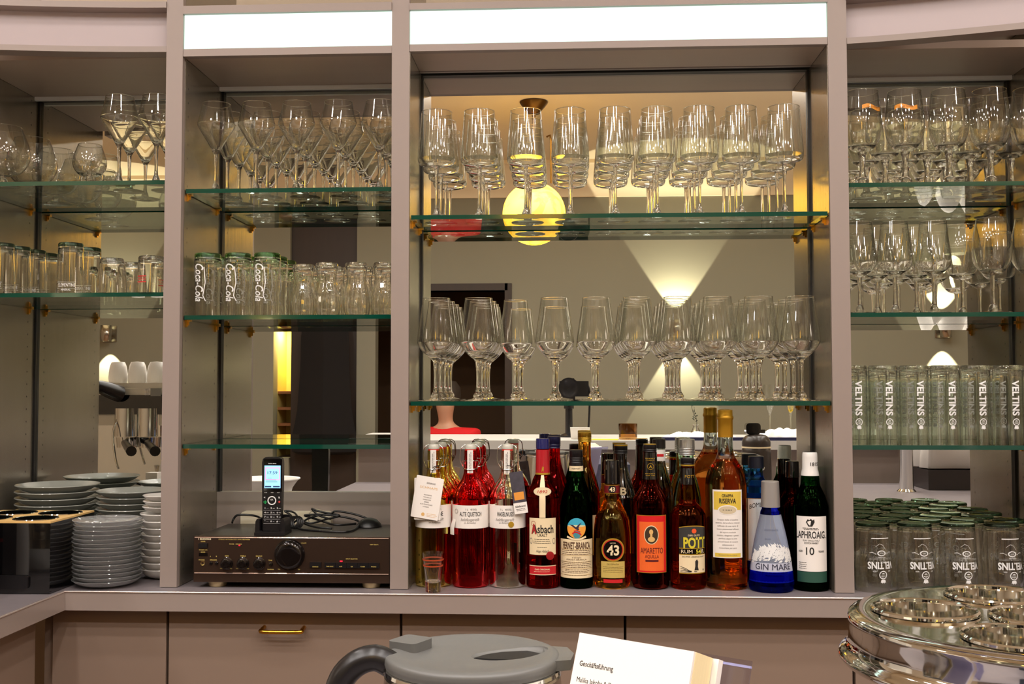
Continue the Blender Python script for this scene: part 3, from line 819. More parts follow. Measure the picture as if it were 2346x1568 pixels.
for px, Y, w in ((3, .045, 'leftmost'), (40, .108, 'second from left'), (76, .171, 'third from left'), (105, .235, 'fourth from left'), (162, .050, 'standing forward in the middle'), (203, .135, 'behind the middle one')):
    place(tm, first, px, Y, z, 'tall dark-based tumbler on the lower left shelf, ' + w, 'tall tumblers on the lower left shelf', rz=random.uniform(-.2, .2)); first = False
h = hgt(255, 593, .05, z)
tm2 = tumbler('upturned_small_glass', h, .034, .026, .008, prof=[(.034, 0), (.033, h * .3), (.029, h * .75), (.0265, h - .008)])
place(tm2, True, 256, .05, z, 'short plain upturned glass right of the tall tumblers on the lower left shelf', 'short upturned glasses')
place(tm2, False, 300, .135, z, 'short upturned glass set back, between the plain and the red-lettered one', 'short upturned glasses')
h = hgt(345, 588, .04, z)
tm3 = tumbler('upturned_beer_glass', h, .033, .0285, .010)
q = Print(); q.text('WEIZEN', 0, 0, .006, w=.022); q.rect(-.012, .012, .0055, .0075, 4); q.rect(-.012, .012, -.0075, -.0055, 4)
q.cyl('red_lettering', RED, tm3, lambda zz: .033 - zz * .03, .030, rot=-.35)
place(tm3, True, 346, .045, z, 'upturned glass with small red lettering beside the grey post on the lower left shelf', 'red-lettered glasses', rz=0)
place(tm3, False, 374, .14, z, 'upturned glass half hidden behind the red-lettered one at the grey post', 'red-lettered glasses', rz=.8)
# cola glasses
z = SH[(2, 1)]; h = hgt(543, 582, .045, z)
ck = tumbler('upturned_cola_glass', h, .0295, .0295, .013, basemat=GRB, prof=[(.0285, 0), (.0275, h * .2), (.0290, h * .6), (.0305, h * .82), (.0300, h - .013)])
p = Print(); p.text('Coca-Cola', .0, 0, .021, w=.085, shear=.32, rot=-PI / 2, bold=.012)
p.stroke([(.012, .035), (.015, .0), (.010, -.03), (.016, -.042)], .0018); p.stroke([(-.012, .040), (-.014, .025), (-.012, .01)], .0016)
p.cyl('white_script', WPRINT, ck, .0302, h * .52, rot=-.35, off=.0006)
cks = [475, 543, 610]
rows(ck, [(.045, cks, None), (.118, cks, .045), (.190, cks, .045)], z, 'upturned cola glass with green base, {o} from left in {r} above the phone', 'upturned cola glasses', rz=0.0)
h = hgt(748, 604, .045, z)
ct = tumbler('upturned_contour_glass', h, .031, .0245, .008, prof=[(.0275, 0), (.0295, h * .10), (.0300, h * .22), (.027, h * .45), (.0215, h * .66), (.0225, h * .80), (.0250, h * .92), (.0245, h - .008)], rib=lambda a, zz: 1 + .022 * abs(math.sin(8 * a)), seg=64)
G = 'small upturned waisted glasses'
cs = [748, 815, 880]
place(ct, True, 694, .075, z, 'small waisted upturned glass next to the cola glasses', G)
k = 0
for ri, Y in enumerate((.045, .125, .205)):
    for ci, px in enumerate(cs):
        X = W(px, 740, .045).x; pr = Vector((X, Y, z)) - CAM; q_ = pr.dot(Rv) / pr.dot(Fv) * FPX + FW / 2
        place(ct, False, q_, Y, z, 'small waisted upturned glass, %s towards the post in the %s' % (ORD[ci], ROWN[ri]), G)
place(ct, False, 712, .165, z, 'small waisted upturned glass at the back behind the one nearest the cola glasses', G)

# tall upturned beer glasses, bay 4
def emblem(p, x, y, s, rot=0.0):
    c, sn = math.cos(rot), math.sin(rot)
    P_ = Print(); P_.ring(0, 0, .0052, .0066, 20); P_.disc(0, -.0012, .0026, .0018, 10, PI, 2 * PI); P_.rect(-.0012, -.0004, .0006, .0036); P_.rect(.0006, .0014, .0006, .0036)
    P_.rect(-.0034, -.002, .001, .0022); P_.rect(.0022, .0036, .001, .0022)
    P_.poly([(-.0045, .0128), (-.0032, .0074), (.0032, .0074), (.0045, .0128), (.0028, .0112), (.0014, .0135), (0, .0115), (-.0014, .0135), (-.0028, .0112)])
    p.add([(x + s * (a * c - b * sn), y + s * (a * sn + b * c)) for a, b in P_.v], P_.f)
z = SH[(4, 2)]; h = hgt(2165, 838, .04, z)
vt = tumbler('upturned_tall_beer_glass', h, .0322, .0315, .010, mat=GLASSG, prof=[(.0322, 0), (.0315, h * .3), (.0315, h * .7), (.0316, h - .010)], rib=lambda a, zz: 1 - .018 * abs(math.sin(5 * a)), seg=60, cat='beer glass', wall=.003)
p = Print(); p.text('VELTINS', 0, .012, .0145, w=.076, rot=-PI / 2, bold=.03); emblem(p, 0, -.040, 1.2, PI)
p.cyl('white_lettering', WPRINT, vt, .0320, h * .52, rot=.15, off=.0006)
c6 = [1957, 2025, 2096, 2166, 2238, 2311, 2384]
rows(vt, [(.0525, c6, None), (.1235, c6, .0525), (.1945, c6[:6], .0525)], z, 'tall upturned glass with vertical white lettering, {o} from post in {r}', 'tall upturned beer glasses', rz=0.0)
# small upturned beer glasses on the worktop, bay 4
h = hgt(2095, 1198, .05, ZT)
vs_ = tumbler('upturned_small_beer_glass', h, .0405, .0358, .009, prof=[(.0385, 0), (.0404, h * .12), (.0400, h * .45), (.0368, h * .8), (.0358, h - .009)], cat='beer glass', wall=.0028, basemat=DGB)
rv = lambda zz: .0405 - max(0, zz - h * .3) * .055
p = Print(); p.text('VELTINS', 0, 0, .0145, w=.060, rot=PI, bold=.03)
for y in (.012, .0145): p.stroke([(-.027, y), (.027, y)], .0006)
p.text('PILSENER', 0, .017, .003, w=.016, rot=PI); p.ring(0, .026, .007, .010, 20, .6); p.text('1824', 0, .026, .003, w=.008, rot=PI)
p.stroke([(-.026, .027), (-.020, .028), (-.012, .024)], .0012); p.stroke([(.026, .027), (.020, .028), (.012, .024)], .0012)
p.stroke([(-.013, .040), (-.004, .046), (.004, .043), (.010, .034)], .0006); p.rect(-.022, .022, .0565, .0585, 8)
emblem(p, .002, -.020, 1.35, PI); p.text('BIER', -.016, -.012, .0026, w=.007, rot=PI); p.text('SEIT', .018, -.012, .0026, w=.007, rot=PI)
p.cyl('white_lettering', WPRINT, vs_, rv, h * .40, rot=.22, off=.0007)
G = 'small upturned beer glasses'
first = True
for ri, Y in enumerate((.046, .1168, .1876, .2575)):
    base = [2000, 2096, 2195, 2296]
    for ci in range(4):
        px = base[ci] if ri % 2 == 0 else base[ci] + 49
        X = W(px, 1340, .048).x
        loc = (X, Y, ZT + .0004)
        lab = 'small upturned beer glass on the worktop, %s from post in the %s' % (ORD[ci], ['front row', 'second row', 'third row', 'row against the mirror'][ri])
        if first: vs_.location = loc; vs_['label'] = lab; vs_['group'] = G; first = False
        else: dup(vs_, loc, random.uniform(-.12, .12) + (0 if ri == 0 else random.uniform(-2, 2)), lab, G)
    if ri % 2 == 1:
        X = W(1950, 1340, .048).x
        if X - .0415 > P3[1] + .002: dup(vs_, (X, Y, ZT + .0004), 1.0, 'small upturned beer glass tight against the post in the %s' % ['', 'second row', '', 'row against the mirror'][ri], G)
# ------------------------------------------------------------------ crockery on the left worktop
def cut(o, cutters):
    """carve holes, then drop the tools"""
    for c in cutters:
        m = o.modifiers.new('b', 'BOOLEAN'); m.operation = 'DIFFERENCE'; m.object = c; m.solver = 'EXACT'
    bpy.context.view_layer.update(); dg = bpy.context.evaluated_depsgraph_get()
    me = bpy.data.meshes.new_from_object(o.evaluated_get(dg)); o.modifiers.clear(); old = o.data; o.data = me; me.name = old.name
    if not me.materials:
        for m in old.materials: me.materials.append(m)
    for c in cutters: bpy.data.objects.remove(c)
    return finish(me, 35)
def cyl_tool(x, y, z0, z1, r, parent=None, seg=40):
    bm = bmesh.new(); bmesh.ops.create_cone(bm, cap_ends=True, segments=seg, radius1=r, radius2=r, depth=z1 - z0)
    me = bpy.data.meshes.new('tool'); bm.to_mesh(me); bm.free(); o = bpy.data.objects.new('tool', me); C.objects.link(o)
    if parent: o.parent = parent
    o.location = (x, y, (z0 + z1) / 2); return o

ORDN = ['first', 'second', 'third', 'fourth', 'fifth', 'sixth', 'seventh', 'eighth', 'ninth', 'tenth', 'eleventh', 'twelfth', 'thirteenth', 'fourteenth', 'fifteenth', 'sixteenth']
def dish(name, r, h, t, mat, foot=.55, oval=1.0):
    pr = smooth_prof([(0, t * .9), (r * foot, t * .9), (r * .8, h * .55), (r, h)], 4)
    out = smooth_prof([(r + .0008, h - t * .35), (r * .82, h * .55 - t), (r * foot, 0)], 4)
    o = lathe(name, pr + out + [(0, 0.0005)], mat, seg=44)
    o.scale = (1, oval, 1)
    return o
def stack(proto, x, y, z, n, dz, fmt, group, cat, tilt=(0, 0), jit=.001):
    for k in range(n):
        o = proto if k == 0 else proto.copy()
        if k: C.objects.link(o)
        o.location = (x + random.uniform(-jit, jit), y + random.uniform(-jit, jit), z + .0005 + k * dz); o.rotation_euler = (tilt[0], tilt[1], random.uniform(0, 6) if proto.scale.y == 1 else 0)
        tag(o, fmt % ('topmost' if k == n - 1 else ORDN[n - k - 1] + ' from the top'), cat, group)
X = W(112, 1240, .26).x
ztopA = W(110, 1119, .15).z; n = 13
pl = dish('grey_platter', .098, .020, .0045, STONEWARE, .62, 1.0)
dzA = (ztopA - ZT - .020) / n
stack(pl, X + .02, .262, ZT, n, (ztopA - ZT - .02) / (n - 1), 'grey stoneware plate, %s in the stack behind the black cup holder', 'grey plates in the left stack', 'plate')
pl = dish('grey_plate', .085, .018, .0045, STONEWARE, .62)
stack(pl, W(300, 1300, .255).x, .262, ZT, 13, (W(290, 1130, .18).z - ZT - .018) / 12, 'grey stoneware plate, %s in the stack behind the white bowls', 'grey plates in the right stack', 'plate', tilt=(0.0, -.0))
bw = dish('white_dish', .0555, .024, .005, PORC, .5)
stack(bw, P1[1] - PN - .060, .132, ZT, 9, .0158, 'white porcelain dish, %s in the stack beside the grey post', 'white dishes', 'dish')
sm = dish('white_saucer', .050, .014, .004, PORC, .55)
stack(sm, P1[1] - PN - .060, .132, ZT + .0158 * 9 + .010, 3, .013, 'small white saucer, %s on top of the white dishes', 'small white saucers', 'saucer')
gs = dish('glass_saucer', .0735, .017, .0032, pm('pressed_glass', (250, 250, 250), .06, trans=.88), .45)
gx = W(232, 1340, .03)
stack(gs, -1.034, .022, ZT, 15, .0094, 'clear glass saucer, %s of the glass stack before the grey plates', 'clear glass saucers', 'glass saucer', jit=.0015)

# black cup holder with round openings
bx1, by0, by1, bz = XC - .019, -.088, .128, .155
t = thing('cup_holder', 'glossy black box with pale top and round openings at the left end of the worktop', 'cup holder', (bx1 - .11, by0, ZT))
box('body', -.11, .11, 0, by1 - by0, .001, bz - .004, BLKGL, t, bevel=.003)
WOODT = pm('pale_gold_top', (232, 190, 120), .35, var=.06, nscale=(4, 40, 4))
o = box('top_plate', -.11, .11, 0, by1 - by0, bz - .0038, bz, WOODT, t)
holes = [(.050, .055), (-.055, .055), (.056, .160), (-.050, .160)]
cut(o, [cyl_tool(t.location.x + a, t.location.y + b, ZT + bz - .02, ZT + bz + .02, .046) for a, b in holes])
cut(t.children[0], [cyl_tool(t.location.x + a, t.location.y + b, ZT + .03, ZT + bz + .02, .047) for a, b in holes])
ring0 = None
for a, b in holes:
    if ring0 is None: ring0 = lathe('steel_rim', [(.0458, 0), (.0458, -.03), (.0448, -.03), (.0448, .001), (.0470, .0018), (.0480, .0004)], CHROME, t, 40, loc=(a, b, bz), close=True)
    else:
        o = ring0.copy(); C.objects.link(o); o.parent = t; o.location = (a, b, bz)
prism('front_handle', rrect(-.010, .065, .012, .040, .006), 'y', -.006, -.0005, BLKPL, t, bevel=.001)

# ------------------------------------------------------------------ amplifier, phone, cables
AMP = pm('amplifier_dark_brown_metal', (80, 63, 53), .30, metal=.75, bump=.03, nscale=(2, 2, 300))
x0, x1 = xs(443, .0, 1300), xs(892, .0, 1300); zb, ztp = W(660, 1349, .0).z, W(660, 1231, .0).z
zb = ZT + .012; cxa = (x0 + x1) / 2; hw = (x1 - x0) / 2; zh = ztp - ZT
t = thing('stereo_amplifier', 'dark bronze hi-fi amplifier with one large round volume knob under the phone', 'amplifier', (cxa, .002, ZT))
GR, n_ = None, 0
m, N, L, b = newmat('vented_top')
b.inputs['Base Color'].default_value = lin((58, 54, 50)); b.inputs['Metallic'].default_value = .6; b.inputs['Roughness'].default_value = .4
vo = N.new('ShaderNodeTexVoronoi'); vo.inputs['Randomness'].default_value = 0; vo.inputs['Scale'].default_value = 220
tc = N.new('ShaderNodeTexCoord'); lt = N.new('ShaderNodeMath'); lt.operation = 'LESS_THAN'; lt.inputs[1].default_value = .28
mx = N.new('ShaderNodeMix'); mx.data_type = 'RGBA'; mx.inputs[6].default_value = lin((74, 68, 62)); mx.inputs[7].default_value = lin((12, 10, 10))
L.new(tc.outputs['Object'], vo.inputs[0]); L.new(vo.outputs[0], lt.inputs[0]); L.new(lt.outputs[0], mx.inputs[0]); L.new(mx.outputs[2], b.inputs['Base Color'])
dz0 = .013
box('case', -hw + .004, hw - .004, .012, .235, dz0, zh - .001, m, t, bevel=.0015)
fp = box('front_panel', -hw, hw, -.0, .012, dz0, zh, AMP, t, bevel=.0018)
zl = dz0 + .020
TRIM = pm('polished_bronze_line', (236, 214, 200), .12, metal=1.0)
tube('top_highlight_strip', [(-hw + .002, -.0006, zh - .0022), (hw - .002, -.0006, zh - .0022)], .0012, TRIM, t, 6)
tube('lower_highlight_strip', [(-hw + .002, -.0008, zl), (hw - .002, -.0008, zl)], .0011, TRIM, t, 6)
sxp = lambda px: (px - 443) / 449.0 * 2 * hw - hw
szp = lambda py: zh - (py - 1231) * (zh - dz0) / (1345 - 1231)
FOOTM = pm('foot_gold', (210, 190, 150), .3, metal=.6)
for fx in (-hw + .045, hw - .045):
    for fy in (.03, .20):
        lathe('foot', [(0, 0), (.0185, 0), (.020, .003), (.020, .0115), (0, .0115)], FOOTM, t, 28, loc=(fx, fy, .0005))
def knob(name, px, py, r, d, mat=BLKGL):
    pr = [(0, 0), (r * 1.10, 0), (r * 1.10, .0015), (r, .002), (r * .97, d * .7), (r * .86, d * .93), (r * .7, d), (r * .35, d * .97), (0, d * .96)]
    return lathe(name, pr, mat, t, 40, loc=(sxp(px), -.0002, szp(py)), rot=(PI / 2, 0, 0))
KN = pm('knob_black_satin', (34, 29, 28), .16, metal=.7, coat=.6)
knob('volume_knob', 664, 1275, .031, .016, KN)
for px in (520, 557, 595): knob('tone_knob', px, 1298, .0125, .014, KN)
knob('tone_button', 621, 1300, .0042, .004); knob('speaker_button', 483, 1298, .0036, .003); knob('speaker_button', 496, 1298, .0036, .003)
lathe('headphone_socket', [(.0026, .001), (.0052, .0015), (.0048, .0), (.0026, 0)], pm('socket_gold', (230, 210, 150), .2, metal=1), t, 20, loc=(sxp(464), -.0002, szp(1298)), rot=(PI / 2, 0, 0), close=True)
box('power_button', sxp(455), sxp(475), -.005, -.0003, szp(1259), szp(1248), BLKPL, t, bevel=.001)
box('remote_window', sxp(455), sxp(475), -.0012, -.0003, szp(1280), szp(1272), BLKGL, t)
box('selector_button', sxp(711), sxp(737), -.0045, -.0003, szp(1306), szp(1293), BLKPL, t, bevel=.0008)
for k in range(5):
    a = 745 + k * 25; box('selector_button', sxp(a), sxp(a + 24.4), -.0045, -.0003, szp(1307), szp(1294), BLKPL, t, bevel=.0008)
p = Print()
for px, py, s, wd in ((467, 1236.5, 'Technics', 32),): q = Print(); q.text(s, sxp(px), szp(py), .0046, w=wd * .00095, bold=.03); q.flat('maker_lettering', pm('maker_gold', (240, 226, 190), .4), t)
for px, py, s, wd in ((533, 1237.5, 'STEREO INTEGRATED AMPLIFIER', 66), (566, 1237.5, 'SU-V500', 16), (466, 1243, 'POWER', 11), (466, 1264, 'STANDBY / ON', 20), (466, 1269.5, 'SENSOR', 11), (463, 1289, 'PHONES', 14),
                      (532, 1249, 'POWER', 12), (548, 1249, 'OPERATION', 15), (521, 1278.5, 'BASS', 9), (558, 1278.5, 'TREBLE', 13), (595, 1278.5, 'BALANCE', 15), (490, 1289, 'SPEAKERS', 17), (483, 1280, 'A', 2.5), (497, 1280, 'B', 2.5), (621, 1289, 'TONE', 9),
                      (622, 1311, 'Loudness', 15), (697, 1245.5, 'VOLUME', 13), (858, 1248, 'new class A', 20), (807, 1284, 'INPUT SELECTOR', 28), (724, 1304, 'SOURCE', 14), (757, 1303, 'TAPE 1/DCC', 17), (782, 1303, 'AUX', 7),
                      (807, 1303, 'CD', 5), (832, 1303, 'TUNER', 11), (857, 1303, 'PHONO', 12), (508, 1310, 'MIN', 5), (531, 1310, 'MAX', 5), (545, 1310, 'MIN', 5), (570, 1310, 'MAX', 5), (641, 1311, 'MIN', 5), (687, 1311, 'MAX', 5)):
    p.text(s, sxp(px), szp(py), .0024, w=wd * .00093, bold=.02)
p.flat('gold_lettering', GOLDT, t, off=.0048)
# keep lettering on the panel face where no button stands
for (px, py) in ((548.5, 1253), (782, 1290.5)): box('red_indicator', sxp(px - (1.5 if px < 700 else 3)), sxp(px + (1.5 if px < 700 else 3)), -.0015, -.0003, szp(py + 1.4), szp(py - 1.4), emat('indicator_red%d' % px, (255, 30, 50), 2.5), t)
ztop = ZT + zh
# cordless phone in its cradle
pxc = W(624, 1215, .045)
t = thing('charging_cradle', 'black charging cradle standing on the amplifier, holding the phone', 'phone cradle', (pxc.x, .055, ztop))
prism('cradle_body', [(-.034, 0), (.034, 0), (.033, .030), (.030, .036), (.024, .036), (.0235, .010), (.019, .007), (-.019, .007), (-.0235, .010), (-.024, .036), (-.030, .036), (-.033, .030)], 'y', -.03, .02, BLKPL, t, bevel=.0015)
box('cradle_base', -.034, .034, -.036, .028, 0.0, .0068, BLKPL, t, bevel=.002)
box('cradle_back', -.031, .031, .0205, .028, .0072, .040, BLKPL, t, bevel=.002)
zb_ = ztop + .0078; Hh = W(624, 1048, .04).z - zb_
t = thing('cordless_phone', 'black cordless phone with lit blue screen standing in its cradle on the amplifier', 'cordless phone', (pxc.x, .048, zb_))
t.rotation_euler = (0, 0, 0)
# outline narrows towards the bottom
b_ = prism('handset_body', [(-.0205, .004), (-.0185, 0), (.0185, 0), (.0205, .004), (.0225, Hh * .62), (.0228, Hh - .012), (.021, Hh - .004), (.015, Hh), (-.015, Hh), (-.021, Hh - .004), (-.0228, Hh - .012), (-.0225, Hh * .62)], 'y', -.010, .010, BLKPL, t, bevel=.003)
sz = lambda py: (1215 - py) / (1215 - 1048.0) * Hh
sx = lambda px: (px - 625) * .00096
fy = -.0102
prism('screen_frame', [(sx(606), sz(1126)), (sx(649), sz(1126)), (sx(649), sz(1052)), (sx(606), sz(1052))], 'y', fy - .0006, fy, BLKGL, t)
SCR = emat('phone_screen_blue', (150, 205, 250), 1.5)
s_ = box('screen', sx(607.5), sx(645.5), fy - .0010, fy - .0006, sz(1118), sz(1067), SCR, t)
yo = fy - .0011
def pr_(name, P_, mat, par): o = P_.flat(name, mat, par, origin=(0, yo, 0), off=.0); return o
q = Print(); q.frame(sx(609), sx(644), sz(1100), sz(1071), .0022); pr_('screen_pink_border', q, emat('screen_pink', (235, 160, 225), 1.3), s_)
yo -= .0002
q = Print(); q.text('17:59', sx(626.5), sz(1083), .0062, w=.022, bold=.01); q.text('Abwesend', sx(620), sz(1095), .002, w=.009); q.rect(sx(611), sx(636), sz(1100), sz(1099)); q.rect(sx(611), sx(638), sz(1104), sz(1103)); q.rect(sx(609), sx(624), sz(1116), sz(1113)); q.rect(sx(628), sx(644), sz(1116), sz(1113))
pr_('screen_text', q, emat('screen_text_blue', (50, 70, 110), .8), s_)
q = Print(); q.text('bintec elmeg', sx(626), sz(1062), .0024, w=.018, bold=.02)
for r_ in range(4):
    q.rect(sx(606), sx(645), sz(1168 + 10 * r_) - .0002, sz(1168 + 10 * r_) + .0002)
    for c_, ch in enumerate(['123', '456', '789', '*0#'][r_]):
        q.text(ch, sx(609.5 + 14.5 * c_), sz(1163 + 10 * r_), .0036, bold=.03); q.text(['', 'ABC', 'DEF', 'GHI', 'JKL', 'MNO', 'PQRS', 'TUV', 'WXYZ', '', '+', ''][3 * r_ + c_] or '-', sx(615.5 + 14.5 * c_), sz(1163.5 + 10 * r_), .0018, w=.005)
for c_ in (611, 626, 641): q.text('MENU' if c_ == 626 else 'INT', sx(c_), sz(1128), .0016, w=.006)
q.ring(sx(625.5), sz(1146), .0075, .0100, 24); q.text('OK', sx(625.5), sz(1144), .003, bold=.03); q.text('<', sx(608), sz(1139), .004, bold=.05); q.text('R', sx(643), sz(1139), .0035, bold=.05)
q.flat('key_lettering', WPRINT, t, origin=(0, fy - .0007, 0), off=0)
q = Print(); q.text('(', sx(609.5), sz(1149), .005, w=.004, bold=.06); q.rect(sx(606), sx(613), sz(1151), sz(1148)); q.flat('green_call_key', pm('key_green', (40, 170, 90), .5), t, origin=(0, fy - .0007, 0), off=0)
q = Print(); q.disc(sx(643), sz(1149), .0022); q.flat('red_hangup_key', pm('key_red', (200, 60, 60), .5), t, origin=(0, fy - .0007, 0), off=0)
# cable tangle
def amp_pt(px, py, h=0):
    """a point lying h above the amplifier's top, seen at that pixel"""
    d = (W(px, py, 0) - CAM); k = (ztop + h - CAM.z) / d.z; return CAM + d * k
t = thing('power_cable', 'tangled black cable with a plug lying on the amplifier beside the phone', 'cable', (0, 0, 0))
CB = pm('cable_black', (16, 15, 16), .35)
def loop(pts, r=.0026, closed=False):
    P_ = [amp_pt(px, py, 0) for px, py, h in pts]
    P_ = [Vector((v.x, min(v.y, .215), ztop + r + h)) for v, (px, py, h) in zip(P_, pts)]
    return spline(P_, 8, closed)
for nm, pts, r in (('cable_strand', [(672, 1208, 0), (690, 1216, .0), (730, 1220, 0), (790, 1222, 0), (815, 1214, .0), (822, 1204, .006), (800, 1197, .016), (765, 1188, .022), (730, 1187, .02), (722, 1196, .016), (735, 1206, .01), (770, 1212, .006), (815, 1208, .005)], .0027),
                   ('cable_strand', [(676, 1212, 0), (700, 1206, .012), (735, 1200, .020), (770, 1196, .024), (800, 1186, .030), (830, 1190, .024), (852, 1199, .012), (870, 1202, .003)], .0026),
                   ('cable_strand', [(668, 1206, .0), (684, 1208, .014), (712, 1210, .008), (748, 1206, .014), (780, 1202, .02), (742, 1196, .03), (733, 1193, .036), (738, 1199, .02), (758, 1204, .012)], .0024),
                   ('cable_strand', [(606, 1206, .010), (590, 1200, .018), (566, 1194, .020), (545, 1198, .010), (532, 1203, .002)], .0026),
                   ('cable_strand', [(664, 1214, .0), (668, 1204, .018), (662, 1198, .03), (676, 1202, .026), (690, 1210, .012), (720, 1214, .004), (760, 1216, .002)], .0024)):
    tube(nm, loop(pts, r), r, CB, t, 8)
bc = amp_pt(672, 1214)
bm = bmesh.new()
for k in range(4): tube_bm(bm, [(bc.x + .004 * k - .004 + .012 * math.cos(a), bc.y + .01 + .004 * math.sin(a), ztop + .0155 + .0125 * math.sin(a)) for a in [2 * PI * j / 14 for j in range(14)]], .0024, 6, closed=True)
bm_obj('coiled_bundle', bm, CB, t, smooth=50)
bp = amp_pt(851, 1203)
lathe('round_plug', [(0, 0), (.030, 0), (.028, .006), (.018, .016), (.006, .020), (0, .020)], CB, t, 28, loc=(bp.x, .190, ztop + .0005))
# cream socket strip behind the amplifier
a, c = W(556, 1184, .262), W(762, 1170, .262)
t = thing('socket_strip', 'cream plastic socket strip behind the amplifier, at the foot of the back panel', 'socket strip', ((a.x + c.x) / 2, .258, ZT))
ww = (c.x - a.x) / 2
prism('strip_body', rrect(-ww, ww, .0005, W(650, 1171, .262).z - ZT, .010), 'y', -.014, .008, pm('cream_plastic', (226, 214, 190), .4), t, bevel=.002)
lathe('socket_well', [(0, -.002), (.019, -.002), (.020, .0005), (.022, .0)], pm('cream_plastic_dark', (170, 158, 136), .5), t, 24, loc=(ww - .035, -.0142, W(650, 1185, .262).z - ZT), rot=(PI / 2, 0, 0))
# ------------------------------------------------------------------ bottles
def bz(px, py, Y=.05): return W(px, py, Y).z - ZT
def liquid(name, col, ior=1.42): return glassmat(name, col, ior)
YR = liquid('liquid_yellow_green', (246, 234, 140)); RD = liquid('liquid_ruby', (240, 66, 72)); CL = liquid('liquid_straw', (252, 251, 238)); AM = liquid('liquid_amber', (240, 170, 80)); GOLDL = liquid('liquid_gold', (254, 222, 140))
COG = liquid('liquid_red_brown', (208, 70, 54)); DKG = glassmat('bottle_dark_green', (46, 86, 42), 1.5); GRN = glassmat('bottle_green', (70, 180, 90), 1.5); DKB = glassmat('bottle_dark_brown', (122, 44, 34), 1.5)
BLK = pm('bottle_black_glass', (10, 8, 8), .05, coat=1); BLUE = glassmat('glass_sky_blue', (140, 206, 240), 1.45); CLR = glassmat('bottle_clear', (238, 246, 240), 1.45); RUM = liquid('liquid_dark_rum', (228, 124, 70)); RSE = liquid('liquid_rose_gold', (252, 200, 128))
COBALT = glassmat('cobalt_glass', (84, 104, 236), 1.5); GINB = pm('pale_blue_glass', (206, 216, 240), .10, trans=.72, ior=1.3)
WIRE = pm('wire_steel', (190, 190, 185), .2, metal=1)

def bottle(label, px, Y, body_prof, mat, group=None, name='liquor_bottle', cat='bottle', seg=40, rz=0.0):
    """body_prof: (r,z) outside outline from the bottom edge up to the mouth"""
    x = W(px, 1345, Y).x
    if body_prof[1][1] < .02: body_prof = body_prof[:2] + [(body_prof[1][0], body_prof[1][1] + .006), (body_prof[1][0], .045)] + body_prof[2:]
    t = thing(name, label, cat, (x, Y, ZT + .0010), rz, group)
    r0 = body_prof[0][0]
    lathe('glass_body', [(0, .004), (r0 * .55, .003), (r0 - .006, 0.0003), (r0 - .001, .0018)] + smooth_prof(body_prof, 4) + [(0, body_prof[-1][1])], mat, t, seg, smooth=50)
    return t
def cap(t, r0, r1, z0, z1, mat, name='cap', grooves=0):
    pr = [(0, z0), (r0, z0)]
    for k in range(grooves):
        z = z0 + (z1 - z0) * (k + .5) / grooves * .5; pr += [(r0, z - .0008), (r0 - .0006, z), (r0, z + .0008)]
    return lathe(name, pr + [(r1, z1 - .0012), (r1 - .0012, z1), (0, z1)], mat, t, 28)
def sleeve(t, name, mat, pr, thick=.0005): return lathe(name, pr + [(r - thick * .5, z) for r, z in pr[::-1]], mat, t, 32, close=True)

